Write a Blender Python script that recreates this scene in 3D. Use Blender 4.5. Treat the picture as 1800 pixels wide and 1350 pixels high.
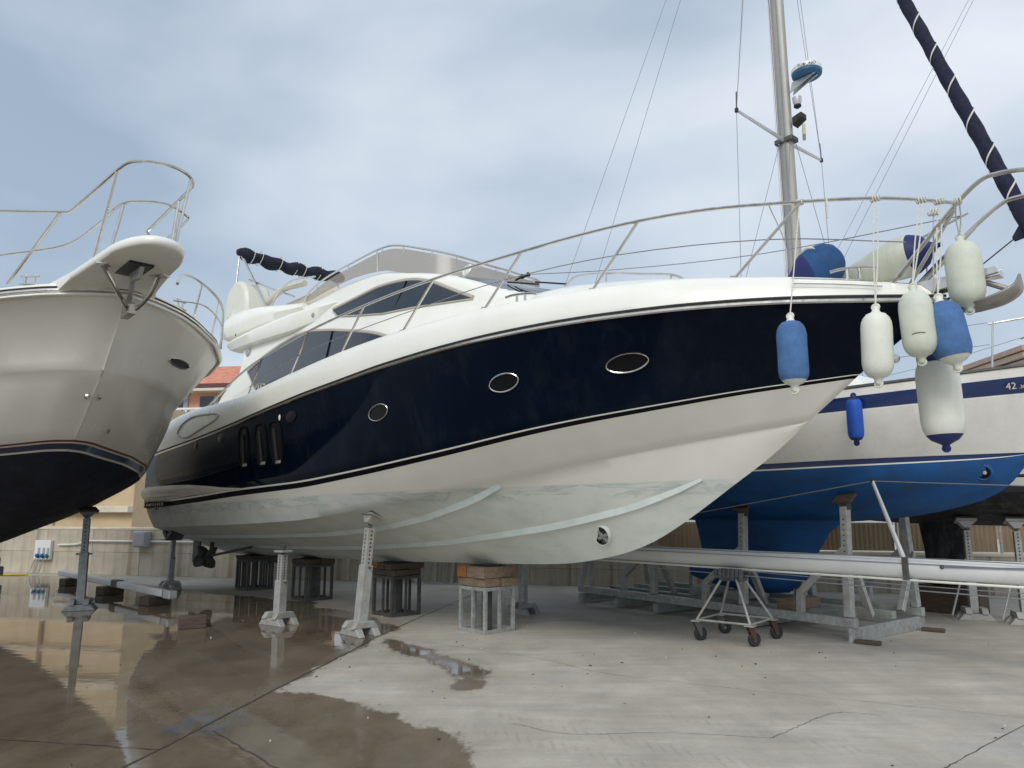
import bpy, bmesh, math, random
import numpy as np
from mathutils import Vector, Matrix
random.seed(7); R = math.radians
S = bpy.context.scene
for o in list(bpy.data.objects): bpy.data.objects.remove(o)
COL = S.collection
# ------------------------------------------------------------------ camera
cd = bpy.data.cameras.new('camera'); cam = bpy.data.objects.new('camera', cd); COL.objects.link(cam)
cam.location = (0, 0, 1.75); cam.rotation_euler = (R(90) + math.atan(220 / 1300), 0, 0)
cd.sensor_width = 36; cd.lens = 26; cd.clip_start = .1; cd.clip_end = 3000
S.camera = cam
# ------------------------------------------------------------------ sky
SUN_EL, SUN_AZ = 40, 196          # degrees; azimuth clockwise from +Y
W = bpy.data.worlds.new('World'); S.world = W; W.use_nodes = True
nt = W.node_tree; nt.nodes.clear()
def wn(t, **k):
    n = nt.nodes.new(t)
    for a, b in k.items(): setattr(n, a, b)
    return n
sky = wn('ShaderNodeTexSky', sky_type='NISHITA', sun_disc=False)
sky.sun_elevation = R(SUN_EL); sky.sun_rotation = R(SUN_AZ); sky.air_density = 1.2; sky.dust_density = 2
tc = wn('ShaderNodeTexCoord'); mp = wn('ShaderNodeMapping'); mp.inputs['Scale'].default_value = (1.0, 1.0, 2.3)
n1 = wn('ShaderNodeTexNoise'); n1.inputs['Scale'].default_value = 1.5; n1.inputs['Detail'].default_value = 6; n1.inputs['Roughness'].default_value = .45; n1.inputs['Distortion'].default_value = .25
mp.inputs['Location'].default_value = (8.2, 3.3, 2.6)
n2 = wn('ShaderNodeTexNoise'); n2.inputs['Scale'].default_value = 1.1; n2.inputs['Detail'].default_value = 4
cr1 = wn('ShaderNodeValToRGB'); e = cr1.color_ramp.elements
e[0].position = .35; e[0].color = (.34, .425, .53, 1); e[1].position = .66; e[1].color = (.72, .755, .82, 1)
m_ = e.new(.5); m_.color = (.52, .595, .685, 1)
cr2 = wn('ShaderNodeValToRGB'); e2 = cr2.color_ramp.elements
e2[0].position = .35; e2[0].color = (.80, .80, .80, 1); e2[1].position = .7; e2[1].color = (.97, .97, .97, 1)
sc = wn('ShaderNodeVectorMath', operation='SCALE'); sc.inputs['Scale'].default_value = .1
mx = wn('ShaderNodeMix', data_type='RGBA'); bg = wn('ShaderNodeBackground'); out = wn('ShaderNodeOutputWorld')
L = nt.links.new
L(tc.outputs['Generated'], mp.inputs['Vector']); L(mp.outputs[0], n1.inputs['Vector']); L(mp.outputs[0], n2.inputs['Vector'])
L(n1.outputs['Fac'], cr1.inputs[0]); L(n2.outputs['Fac'], cr2.inputs[0]); L(sky.outputs[0], sc.inputs[0])
L(cr2.outputs[0], mx.inputs['Factor']); L(sc.outputs[0], mx.inputs[6]); L(cr1.outputs[0], mx.inputs[7])
L(mx.outputs[2], bg.inputs['Color']); bg.inputs['Strength'].default_value = 1.0; L(bg.outputs[0], out.inputs[0])
sl = bpy.data.lights.new('sun', 'SUN'); sl.energy = 1.5; sl.angle = R(28); sl.color = (1, .96, .9)
so = bpy.data.objects.new('sun', sl); COL.objects.link(so)
sd = Vector((math.sin(R(SUN_AZ)) * math.cos(R(SUN_EL)), math.cos(R(SUN_AZ)) * math.cos(R(SUN_EL)), math.sin(R(SUN_EL))))
so.rotation_euler = sd.to_track_quat('Z', 'Y').to_euler(); so.location = (0, -10, 20)
S.view_settings.view_transform = 'Standard'; S.view_settings.look = 'None'; S.view_settings.gamma = 1
S.view_settings.exposure = 0.27; S.view_settings.use_curve_mapping = False
S.render.engine = 'CYCLES'

# ------------------------------------------------------------------ materials
MATS = {}
def base(name):
    m = bpy.data.materials.new(name); m.use_nodes = True
    t = m.node_tree; b = t.nodes['Principled BSDF']; return m, t, b
def noise(t, scale, detail=4, rough=.55, vec=None, dist=0):
    n = t.nodes.new('ShaderNodeTexNoise'); n.inputs['Scale'].default_value = scale
    n.inputs['Detail'].default_value = detail; n.inputs['Roughness'].default_value = rough; n.inputs['Distortion'].default_value = dist
    if vec is not None: t.links.new(vec, n.inputs['Vector'])
    return n.outputs['Fac']
def ramp(t, f, stops):
    r = t.nodes.new('ShaderNodeValToRGB'); els = r.color_ramp.elements
    while len(els) < len(stops): els.new(.5)
    for el, (p, c) in zip(els, stops):
        el.position = p; el.color = (*c, 1) if hasattr(c, '__len__') else (c, c, c, 1)
    t.links.new(f, r.inputs[0]); return r.outputs[0]
def mixc(t, f, a, b, mode='MIX'):
    m = t.nodes.new('ShaderNodeMix'); m.data_type = 'RGBA'; m.blend_type = mode
    for s, v in ((m.inputs[0], f), (m.inputs[6], a), (m.inputs[7], b)):
        if isinstance(v, (int, float)): s.default_value = v
        elif isinstance(v, tuple): s.default_value = (*v, 1)
        else: t.links.new(v, s)
    return m.outputs[2]
def math_(t, op, a, b=None, c=None):
    m = t.nodes.new('ShaderNodeMath'); m.operation = op
    for i, v in enumerate((a, b, c)):
        if v is None: continue
        if isinstance(v, (int, float)): m.inputs[i].default_value = v
        else: t.links.new(v, m.inputs[i])
    return m.outputs[0]
def objc(t, scale=(1, 1, 1), kind='Object'):
    c = t.nodes.new('ShaderNodeTexCoord'); m = t.nodes.new('ShaderNodeMapping')
    m.inputs['Scale'].default_value = scale; t.links.new(c.outputs[kind], m.inputs[0]); return m.outputs[0]
def bumpn(t, b, h, strength, dist=.01):
    n = t.nodes.new('ShaderNodeBump'); n.inputs['Strength'].default_value = strength; n.inputs['Distance'].default_value = dist
    t.links.new(h, n.inputs['Height']); t.links.new(n.outputs[0], b.inputs['Normal'])
def M(name, col, rough=.5, metal=0, var=.12, scale=4, sc3=(1, 1, 1), bump=0, bscale=60, coat=0, dirt=None, dirtamt=.3, dscale=2, rvar=.08):
    if name in MATS: return MATS[name]
    m, t, b = base(name); v = objc(t, sc3)
    f = noise(t, scale, 6, .6, v)
    lo = tuple(max(0, c * (1 - var)) for c in col); hi = tuple(min(1, c * (1 + var)) for c in col)
    c = ramp(t, f, [(.3, lo), (.7, hi)])
    if dirt:
        d = noise(t, dscale, 8, .65, objc(t, (1, 1, .35)), .4)
        c = mixc(t, math_(t, 'MULTIPLY', ramp(t, d, [(.5, 0.), (.72, 1.)]), dirtamt), c, dirt)
    t.links.new(c, b.inputs['Base Color'])
    t.links.new(ramp(t, noise(t, scale * 1.7, 4, .6, v), [(.3, max(.02, rough - rvar)), (.7, min(1, rough + rvar))]), b.inputs['Roughness'])
    b.inputs['Metallic'].default_value = metal; b.inputs['Coat Weight'].default_value = coat; b.inputs['Coat Roughness'].default_value = .06
    if bump: bumpn(t, b, noise(t, bscale, 5, .6, v), bump)
    MATS[name] = m; return m
PORTG = M('porthole_glass', (.008, .009, .011), .12, var=.1)
PORTG.node_tree.nodes['Principled BSDF'].inputs['Specular IOR Level'].default_value = .25
WHITE = M('gelcoat_white', (.84, .84, .775), .32, var=.035, scale=1.3, coat=.25, dirt=(.55, .53, .44), dirtamt=.16, dscale=1.4)
WHITE2 = M('gelcoat_lower', (.76, .735, .655), .34, var=.03, scale=1.5, coat=.2, dirt=(.5, .46, .36), dirtamt=.2, dscale=1.8)
GREYHULL = M('gelcoat_grey_white', (.88, .86, .80), .22, var=.025, scale=1.0, coat=.4, dirt=(.6, .56, .48), dirtamt=.22, dscale=1.0)
NAVY = M('navy_gelcoat', (.0025, .0062, .0155), .06, var=.2, scale=1.0, coat=.0, rvar=.03, dirt=(.030, .034, .042), dirtamt=.22, dscale=3.5)
NAVY.node_tree.nodes['Principled BSDF'].inputs['Specular IOR Level'].default_value = .3
BLACK = M('black_stripe', (.006, .006, .009), .65, var=.1)
NAVY.node_tree.nodes['Principled BSDF'].inputs['IOR'].default_value = 1.24
BLACK.node_tree.nodes['Principled BSDF'].inputs['Specular IOR Level'].default_value = .1
STEEL = M('stainless_steel', (.62, .60, .56), .2, 1, var=.12, scale=9, rvar=.07)
GALV = M('galvanised_steel', (.43, .45, .44), .52, .55, var=.25, scale=14, dirt=(.3, .26, .2), dirtamt=.55, dscale=4, rvar=.12)
GALVL = M('galvanised_pale', (.43, .435, .415), .6, .3, var=.2, scale=10, dirt=(.34, .27, .18), dirtamt=.6, dscale=5)
GALVG = M('cradle_beam_grey_green', (.33, .37, .34), .6, .2, var=.25, scale=8, dirt=(.25, .2, .15), dirtamt=.5, dscale=4)
DSTEEL = M('dark_steel_frame', (.10, .10, .098), .6, .4, var=.3, scale=9, dirt=(.16, .11, .07), dirtamt=.5)
WOOD = M('weathered_wood', (.21, .155, .105), .85, var=.35, scale=5, sc3=(1, 6, 6), bump=.4, bscale=14)
WOODO = M('fresh_cut_wood', (.30, .115, .04), .75, var=.3, scale=8, sc3=(1, 4, 4), bump=.3, bscale=20)
WOODD = M('dark_wet_wood', (.085, .06, .042), .7, var=.35, scale=6, sc3=(1, 6, 6), bump=.4, bscale=14)
RUBBER = M('black_rubber', (.02, .02, .02), .7, var=.2)
CLOTH = M('navy_canvas', (.006, .009, .022), .85, var=.3, scale=10, bump=.5, bscale=25)
ROPE = M('white_rope', (.68, .66, .60), .85, var=.15, scale=60, bump=.6, bscale=220)
WIRE = M('steel_wire', (.30, .31, .33), .4, .8, var=.1)
ALU = M('anodised_aluminium', (.60, .605, .60), .42, .6, var=.08, scale=3, sc3=(.3, 1, 1), dirt=(.4, .38, .33), dirtamt=.35)
ALUW = M('white_painted_alloy', (.74, .75, .74), .38, .05, var=.05, scale=2, sc3=(.4, 1, 1), dirt=(.45, .43, .38), dirtamt=.3)
FENW = M('fender_white_vinyl', (.72, .73, .65), .5, var=.07, scale=4, dirt=(.45, .43, .33), dirtamt=.3, dscale=5)
FENG = M('fender_greenish_vinyl', (.60, .63, .53), .6, var=.1, scale=5, dirt=(.42, .39, .26), dirtamt=.38, dscale=4)
FENB = M('fender_blue_cover', (.075, .17, .37), .95, var=.22, scale=7, bump=.7, bscale=130)
FENB2 = M('fender_bright_blue', (.012, .09, .48), .6, var=.12, scale=5)
FENN = M('fender_navy_end', (.014, .022, .13), .6, var=.12, scale=5)
AFBLUE = M('blue_antifouling', (.004, .074, .245), .62, var=.3, scale=2.2, sc3=(.5, 1, 1.4), dirt=(.02, .05, .10), dirtamt=.55, dscale=3)
BLUEB = M('blue_gelcoat_band', (.006, .026, .115), .2, var=.12, scale=2, coat=.4)
AFDARK = M('navy_antifouling', (.006, .011, .030), .75, var=.5, scale=2.5, dirt=(.03, .03, .035), dirtamt=.45, dscale=5)
AFBLACK = M('black_antifouling', (.015, .017, .022), .75, var=.5, scale=4, dirt=(.13, .12, .11), dirtamt=.6, dscale=7, bump=.4)
REDBR = M('red_brown_stripe', (.16, .055, .03), .35, var=.1)
TAN = M('tan_render', (.56, .43, .27), .9, var=.12, scale=1.2, dirt=(.36, .27, .17), dirtamt=.4, dscale=.8)
TANL = M('pale_ledge', (.64, .58, .47), .9, var=.1, scale=2, dirt=(.4, .34, .26), dirtamt=.4)
SALMON = M('salmon_render', (.70, .36, .24), .9, var=.1, scale=1)
ROOF = M('terracotta_roof', (.58, .23, .145), .85, var=.25, scale=3)
DKROOF = M('dark_eave', (.12, .05, .045), .8, var=.2)
REED = M('tan_reed_screen', (.30, .225, .145), .95, var=.18, scale=4, sc3=(14, 14, .4), bump=.6, bscale=10)
PLASTG = M('grey_plastic', (.33, .345, .37), .5, var=.06)
BROWNB = M('brown_cladding', (.44, .33, .25), .8, var=.2, scale=2)
DARKG = M('dark_recess', (.006, .007, .009), .35, var=.1)  # near-black fill; on flat discs it paints the shade inside openings
BLUEP = M('blue_plastic', (.01, .09, .30), .45, var=.1)
GREENP = M('green_plastic', (.03, .20, .14), .45, var=.1)
YELLOW = M('yellow_hose', (.55, .40, .05), .5, var=.1)
REDP = M('red_painted_steel', (.075, .032, .027), .6, var=.3, dirt=(.1, .06, .04), dirtamt=.6)
FRAME = M('window_frame_taupe', (.46, .42, .37), .4, var=.05)
LAMP = M('lamp_lens', (.35, .36, .37), .12, .3, var=.1)
SEAT = M('cream_upholstery', (.60, .56, .46), .7, var=.06)
def glass_tint():
    m, t, b = base('dark_window_glass')
    b.inputs['Base Color'].default_value = (.018, .026, .036, 1); b.inputs['Roughness'].default_value = .05
    b.inputs['Specular IOR Level'].default_value = .6; b.inputs['Coat Weight'].default_value = .3; return m
GLASS = glass_tint()
def vinyl_screen():
    m, t, b = base('smoked_acrylic_screen')
    b.inputs['Base Color'].default_value = (.34, .30, .25, 1); b.inputs['Roughness'].default_value = .22
    tr = t.nodes.new('ShaderNodeBsdfTransparent'); tr.inputs[0].default_value = (.72, .68, .62, 1)
    mxs = t.nodes.new('ShaderNodeMixShader'); mxs.inputs[0].default_value = .62
    t.links.new(tr.outputs[0], mxs.inputs[1]); t.links.new(b.outputs[0], mxs.inputs[2])
    t.links.new(mxs.outputs[0], t.nodes['Material Output'].inputs[0]); return m
SMOKE = vinyl_screen()
def hull_bottom():
    """white topside above the waterline, pale green chalky antifouling below it (object space, boat level)"""
    m, t, b = base('hull_bottom_paint'); v = objc(t)
    sp = t.nodes.new('ShaderNodeSeparateXYZ'); t.links.new(v, sp.inputs[0])
    wl = math_(t, 'SUBTRACT', sp.outputs[2], math_(t, 'MULTIPLY_ADD', sp.outputs[0], .0225, 1.99))
    wob = math_(t, 'MULTIPLY', math_(t, 'SUBTRACT', noise(t, 6, 5, .6, v), .5), .012)
    below = ramp(t, math_(t, 'MULTIPLY_ADD', math_(t, 'ADD', wl, wob), 60, .5), [(.0, 1.), (1., 0.)])
    white = ramp(t, noise(t, 1.5, 5, .6, v), [(.3, (.79, .77, .69)), (.7, (.84, .82, .75))])
    g = ramp(t, noise(t, 1.8, 8, .62, objc(t, (1, 1, 1.6))), [(.3, (.60, .65, .60)), (.52, (.71, .75, .70)), (.72, (.78, .80, .75))])
    # chalky wash-marks just under the waterline and scuffs
    band = ramp(t, math_(t, 'MULTIPLY_ADD', wl, 4.0, 1.0), [(.25, 0.), (.45, 1.), (.93, 1.), (1., 0.)])
    wash = ramp(t, noise(t, 2.4, 7, .6, objc(t, (.55, .55, 3.2)), .9), [(.48, 0.), (.53, 1.), (.60, .15)])
    g = mixc(t, math_(t, 'MULTIPLY', math_(t, 'MULTIPLY', band, wash), .6), g, (.40, .47, .44))
    g = mixc(t, math_(t, 'MULTIPLY', ramp(t, noise(t, 9, 8, .75, objc(t, (.5, 1, 1.5)), .6), [(.60, 0.), (.70, 1.)]), .42), g, (.30, .34, .32))
    g = mixc(t, math_(t, 'MULTIPLY', ramp(t, noise(t, 1.1, 5, .6, objc(t, (.6, 1, 2.2))), [(.56, 0.), (.66, 1.)]), .35), g, (.60, .68, .72))
    t.links.new(mixc(t, below, white, g), b.inputs['Base Color'])
    t.links.new(ramp(t, below, [(0, .34), (1, .72)]), b.inputs['Roughness'])
    bumpn(t, b, noise(t, 35, 4, .6, v), .06); return m
HBOT = hull_bottom()
def concrete_wall():
    m, t, b = base('stained_concrete_wall'); v = objc(t)
    c = ramp(t, noise(t, 1.4, 7, .62, v), [(.3, (.40, .355, .28)), (.55, (.52, .47, .375)), (.75, (.60, .555, .46))])
    st = ramp(t, noise(t, 1.0, 8, .7, objc(t, (3.2, 3.2, .22)), .25), [(.46, 0.), (.64, 1.)])
    c = mixc(t, math_(t, 'MULTIPLY', st, .48), c, (.215, .165, .105))
    ru = ramp(t, noise(t, .8, 6, .7, objc(t, (4.2, 4.2, .16))), [(.60, 0.), (.70, 1.)])
    c = mixc(t, math_(t, 'MULTIPLY', ru, .5), c, (.24, .125, .06))
    t.links.new(c, b.inputs['Base Color']); b.inputs['Roughness'].default_value = .93
    bumpn(t, b, noise(t, 18, 7, .65, v), .35, .02); return m
CONC = concrete_wall()
def ground_mat():
    m, t, b = base('yard_concrete'); v = objc(t)
    def at(n):
        a = t.nodes.new('ShaderNodeAttribute'); a.attribute_name = n; return a.outputs['Fac']
    big = noise(t, .35, 6, .6, v); mid = noise(t, 1.6, 8, .65, objc(t, (1.0, .55, 1))); fine = noise(t, 22, 6, .7, v)
    dry = ramp(t, big, [(.3, (.36, .325, .265)), (.48, (.46, .425, .365)), (.7, (.52, .50, .455))])
    dry = mixc(t, .55, dry, ramp(t, mid, [(.28, (.30, .28, .245)), (.5, (.47, .435, .37)), (.72, (.64, .60, .52))]))
    # broom / scrub streaks across the slabs
    stk = ramp(t, noise(t, 1.1, 7, .7, objc(t, (.45, 3.2, 1)), .3), [(.42, 0.), (.66, 1.)])
    dry = mixc(t, math_(t, 'MULTIPLY', stk, .42), dry, (.29, .275, .25))
    pal = ramp(t, noise(t, .9, 6, .6, objc(t, (.6, 2.0, 1))), [(.55, 0.), (.7, 1.)])
    dry = mixc(t, math_(t, 'MULTIPLY', pal, .35), dry, (.70, .675, .62))
    dry = mixc(t, math_(t, 'MULTIPLY', ramp(t, fine, [(.5, 0.), (.78, 1.)]), .38), dry, (.27, .25, .22))
    grit = noise(t, 130, 4, .8, v)
    dry = mixc(t, math_(t, 'MULTIPLY', ramp(t, grit, [(.56, 0.), (.7, 1.)]), .35), dry, (.22, .205, .185))
    dry = mixc(t, math_(t, 'MULTIPLY', ramp(t, grit, [(.3, 1.), (.42, 0.)]), .25), dry, (.78, .75, .68))
    oil = ramp(t, noise(t, .8, 7, .7, objc(t, (1, 1, 1)), .6), [(.62, 0.), (.72, 1.)])
    dry = mixc(t, math_(t, 'MULTIPLY', oil, .28), dry, (.24, .22, .195))
    dry = mixc(t, ramp(t, noise(t, .5, 6, .65, objc(t, (1, .5, 1)), .5), [(.52, 0.), (.7, .32)]), dry, (.40, .32, .215))
    dry = mixc(t, ramp(t, noise(t, .42, 6, .65, objc(t, (.7, 1.3, 1)), .8), [(.54, 0.), (.72, .4)]), dry, (.36, .38, .40))
    scr = ramp(t, noise(t, 1.3, 3, .5, objc(t, (.7, 1.6, 1)), 2.2), [(.485, 0.), (.5, 1.), (.515, 0.)])
    scr = math_(t, 'MULTIPLY', scr, ramp(t, noise(t, .9, 4, .6, v), [(.5, 0.), (.62, 1.)]))
    dry = mixc(t, math_(t, 'MULTIPLY', scr, .3), dry, (.25, .235, .21))
    # tyre tread
    tr = math_(t, 'MULTIPLY', at('tread'), ramp(t, math_(t, 'SINE', at('tread_u')), [(.35, 0.), (.65, 1.)]))
    tr = math_(t, 'MULTIPLY', tr, ramp(t, noise(t, 4, 7, .75, v, .5), [(.42, .0), (.6, 1.)]))
    dry = mixc(t, math_(t, 'MULTIPLY', tr, .45), dry, (.27, .25, .215))
    # scattered paint drops and dark specks
    vo = t.nodes.new('ShaderNodeTexVoronoi'); vo.inputs['Scale'].default_value = 2.6; t.links.new(v, vo.inputs['Vector'])
    vsz = ramp(t, noise(t, .7, 3, .5, v), [(.46, 0.), (.75, 1.)])
    drop = math_(t, 'LESS_THAN', vo.outputs['Distance'], math_(t, 'MULTIPLY', vsz, .085))
    dk = t.nodes.new('ShaderNodeTexVoronoi'); dk.inputs['Scale'].default_value = 1.3; t.links.new(v, dk.inputs['Vector'])
    dry = mixc(t, math_(t, 'MULTIPLY', math_(t, 'LESS_THAN', dk.outputs['Distance'], .02), .8), dry, (.06, .055, .05))
    # wet: signed distance to the puddle outline, frayed by noise
    fr = math_(t, 'MULTIPLY', math_(t, 'SUBTRACT', noise(t, 2.6, 10, .74, objc(t, (1, .6, 1)), .3), .5), .75)
    wd = math_(t, 'ADD', at('wet'), fr)
    wet = ramp(t, math_(t, 'MULTIPLY_ADD', wd, 14, .5), [(0, 0.), (1, 1.)])
    damp = ramp(t, math_(t, 'ADD', math_(t, 'MULTIPLY_ADD', wd, 2.2, .72), math_(t, 'MULTIPLY', math_(t, 'SUBTRACT', noise(t, 4, 7, .7, v), .5), 1.2)), [(0, 0.), (1, 1.)])
    deep = ramp(t, math_(t, 'ADD', math_(t, 'MULTIPLY', wd, .55), math_(t, 'MULTIPLY', math_(t, 'SUBTRACT', noise(t, .55, 5, .6, v), .5), 1.6)), [(.0, 0.), (.35, 1.)])
    wetc = ramp(t, mid, [(.3, (.10, .078, .053)), (.7, (.205, .168, .122))])
    wetc = mixc(t, math_(t, 'MULTIPLY', ramp(t, fine, [(.5, 0.), (.8, 1.)]), .3), wetc, (.06, .05, .04))
    blue = math_(t, 'MULTIPLY', at('bluepaint'), ramp(t, noise(t, 3.2, 7, .7, v, .4), [(.45, 0.), (.58, 1.)]))
    col = mixc(t, math_(t, 'MULTIPLY', damp, .42), dry, (.26, .215, .16))
    col = mixc(t, wet, col, wetc)
    col = mixc(t, math_(t, 'MULTIPLY', blue, .5), col, (.10, .17, .26))
    col = mixc(t, math_(t, 'MULTIPLY', drop, .8), col, (.62, .62, .58))
    t.links.new(col, b.inputs['Base Color'])
    rdry = ramp(t, mid, [(.3, .62), (.7, .88)])
    rwet = ramp(t, deep, [(0, .30), (.5, .07), (1, .012)])
    t.links.new(mixc(t, wet, rdry, rwet), b.inputs['Roughness'])
    b.inputs['IOR'].default_value = 1.36
    h = math_(t, 'MULTIPLY', math_(t, 'ADD', math_(t, 'MULTIPLY', mid, .7), math_(t, 'MULTIPLY', fine, .35)), math_(t, 'SUBTRACT', 1.0, math_(t, 'MULTIPLY', wet, .985)))
    rip = math_(t, 'MULTIPLY', noise(t, 5, 3, .5, objc(t, (.6, 1.5, 1))), math_(t, 'MULTIPLY', wet, .075))
    bumpn(t, b, math_(t, 'ADD', h, rip), .32, .03); return m
GROUND = ground_mat()

# ------------------------------------------------------------------ mesh helpers
def cat(pts, k=6, closed=False):
    """Catmull-Rom through pts"""
    P = [Vector(p) for p in pts]; n = len(P); o = []
    rng = range(n if closed else n - 1)
    for i in rng:
        a, b, c, d = (P[(i - 1) % n] if closed or i else P[0] * 2 - P[1]), P[i], P[(i + 1) % n], (P[(i + 2) % n] if closed or i + 2 < n else P[-1] * 2 - P[-2])
        for j in range(k):
            u = j / k
            o.append(.5 * ((2 * b) + (c - a) * u + (2 * a - 5 * b + 4 * c - d) * u * u + (3 * b - a - 3 * c + d) * u ** 3))
    if not closed: o.append(P[-1])
    return o
class MB:
    def __init__(s): s.v = []; s.f = []; s.m = []
    def add(s, vs, fs, mi=0):
        b = len(s.v); s.v += [tuple(v) for v in vs]; s.f += [tuple(b + i for i in f) for f in fs]; s.m += [mi] * len(fs); return s
    def box(s, c, d, rz=0, mi=0, mat=None, taper=1.0):
        hx, hy, hz = d[0] / 2, d[1] / 2, d[2] / 2
        vs = [Vector((x * hx * (taper if z > 0 else 1), y * hy * (taper if z > 0 else 1), z * hz)) for z in (-1, 1) for x, y in ((-1, -1), (1, -1), (1, 1), (-1, 1))]
        mt = mat if mat is not None else Matrix.Rotation(rz, 3, 'Z')
        vs = [mt @ v + Vector(c) for v in vs]
        return s.add(vs, [(3, 2, 1, 0), (4, 5, 6, 7), (0, 1, 5, 4), (1, 2, 6, 5), (2, 3, 7, 6), (3, 0, 4, 7)], mi)
    def beam(s, p, q, w, h=None, mi=0, up=(0, 0, 1)):
        p, q = Vector(p), Vector(q); h = h or w; d = q - p; x = d.normalized(); u = Vector(up)
        if abs(x.dot(u)) > .98: u = Vector((1, 0, 0))
        y = u.cross(x).normalized(); z = x.cross(y)
        return s.box((p + q) / 2, (d.length, w, h), mat=Matrix((x, y, z)).transposed(), mi=mi)
    def tube(s, pts, r, n=8, mi=0, closed=False, ry=None, cap=True):
        P = [Vector(p) for p in pts]; N = len(P); b = len(s.v); pn = None
        for i in range(N):
            t = (P[(i + 1) % N] - P[i - 1]) if closed else (P[min(i + 1, N - 1)] - P[max(i - 1, 0)])
            t = t.normalized() if t.length > 1e-9 else Vector((0, 0, 1))
            if pn is None: pn = (Vector((0, 0, 1)) if abs(t.z) < .9 else Vector((1, 0, 0)))
            nn = pn - t * pn.dot(t); nn.normalize(); pn = nn; bb = t.cross(nn)
            rr = r(i / max(1, N - 1)) if callable(r) else r; r2 = rr * (ry or 1)
            for k in range(n):
                a = 2 * math.pi * k / n; s.v.append(tuple(P[i] + nn * (math.cos(a) * rr) + bb * (math.sin(a) * r2)))
        for i in range(N if closed else N - 1):
            for k in range(n):
                i2 = (i + 1) % N
                s.f.append((b + i * n + k, b + i * n + (k + 1) % n, b + i2 * n + (k + 1) % n, b + i2 * n + k)); s.m.append(mi)
        if cap and not closed:
            s.f.append(tuple(b + k for k in range(n))[::-1]); s.f.append(tuple(b + (N - 1) * n + k for k in range(n))); s.m += [mi, mi]
        return s
    def lathe(s, prof, c=(0, 0, 0), n=24, mi=0, mat=None, mis=None):
        b = len(s.v); mt = mat if mat is not None else Matrix.Identity(3)
        for r, z in prof:
            for k in range(n):
                a = 2 * math.pi * k / n; s.v.append(tuple(mt @ Vector((r * math.cos(a), r * math.sin(a), z)) + Vector(c)))
        for i in range(len(prof) - 1):
            for k in range(n):
                s.f.append((b + i * n + k, b + i * n + (k + 1) % n, b + (i + 1) * n + (k + 1) % n, b + (i + 1) * n + k)); s.m.append(mis[i] if mis else mi)
        if prof[0][0] > 1e-4: s.f.append(tuple(b + k for k in range(n))[::-1]); s.m.append(mis[0] if mis else mi)
        if prof[-1][0] > 1e-4: s.f.append(tuple(b + (len(prof) - 1) * n + k for k in range(n))); s.m.append(mis[-1] if mis else mi)
        return s
    def grid(s, rows, mi=0, mis=None, flip=False):
        b = len(s.v); n = len(rows[0])
        for r in rows: s.v += [tuple(p) for p in r]
        for i in range(len(rows) - 1):
            for k in range(n - 1):
                q = (b + i * n + k, b + i * n + k + 1, b + (i + 1) * n + k + 1, b + (i + 1) * n + k)
                s.f.append(q[::-1] if flip else q); s.m.append(mis[i] if mis else mi)
        return s
    def prism(s, poly, off, mi=0):
        """planar outline extruded along vector off"""
        n = len(poly); o = Vector(off); vs = [Vector(p) for p in poly]; vs = vs + [v + o for v in vs]
        return s.add(vs, [tuple(range(n))[::-1], tuple(range(n, 2 * n))] + [(i, (i + 1) % n, n + (i + 1) % n, n + i) for i in range(n)], mi)
    def mesh(s, name, mats, smooth=35, merge=1e-4, fix=True):
        me = bpy.data.meshes.new(name); me.from_pydata(s.v, [], s.f)
        for m in (mats if isinstance(mats, (list, tuple)) else [mats]): me.materials.append(m)
        me.polygons.foreach_set('material_index', s.m)
        bm = bmesh.new(); bm.from_mesh(me)
        bmesh.ops.remove_doubles(bm, verts=bm.verts, dist=merge)
        bmesh.ops.dissolve_degenerate(bm, dist=1e-5, edges=bm.edges)
        if fix: bmesh.ops.recalc_face_normals(bm, faces=bm.faces)
        bm.to_mesh(me); bm.free()
        if smooth:
            me.polygons.foreach_set('use_smooth', [True] * len(me.polygons)); me.set_sharp_from_angle(angle=R(smooth))
        me.update(); return me
    def build(s, name, mats, parent=None, smooth=35, bev=0, fix=True):
        o = bpy.data.objects.new(name, s.mesh(name, mats, smooth, fix=fix)); COL.objects.link(o)
        if parent: o.parent = parent
        if bev:
            b = o.modifiers.new('bevel', 'BEVEL'); b.width = bev; b.segments = 2; b.limit_method = 'ANGLE'; b.angle_limit = R(40)
        return o
def thing(name, label, category, loc=(0, 0, 0), rz=0, group=None):
    o = bpy.data.objects.new(name, None); COL.objects.link(o); o.location = loc; o.rotation_euler = (0, 0, rz); o.empty_display_size = .2
    o['label'] = label; o['category'] = category
    if group: o['group'] = group
    return o
def tag(o, label=None, category=None, group=None, kind=None):
    for k, v in (('label', label), ('category', category), ('group', group), ('kind', kind)):
        if v: o[k] = v
    return o
def copy_tree(o, parent=None):
    c = o.copy(); COL.objects.link(c); c.parent = parent
    for ch in list(o.children): copy_tree(ch, c)
    return c
def instance(name, mesh, parent, loc=None):
    o = bpy.data.objects.new(name, mesh); COL.objects.link(o); o.parent = parent
    if loc is not None: o.location = loc
    return o
def text(name, body, mat, parent, M4, size, ext=.002, align='LEFT', off=0, sp=1):
    c = bpy.data.curves.new(name, 'FONT'); c.body = body; c.size = size; c.extrude = ext; c.align_x = align; c.offset = off; c.space_character = sp
    t = bpy.data.objects.new(name, c); COL.objects.link(t); dg = bpy.context.evaluated_depsgraph_get(); dg.update()
    me = bpy.data.meshes.new_from_object(t.evaluated_get(dg)); bpy.data.objects.remove(t)
    me.materials.clear(); me.materials.append(mat); me.transform(M4)
    o = bpy.data.objects.new(name, me); COL.objects.link(o); o.parent = parent; return o
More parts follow.
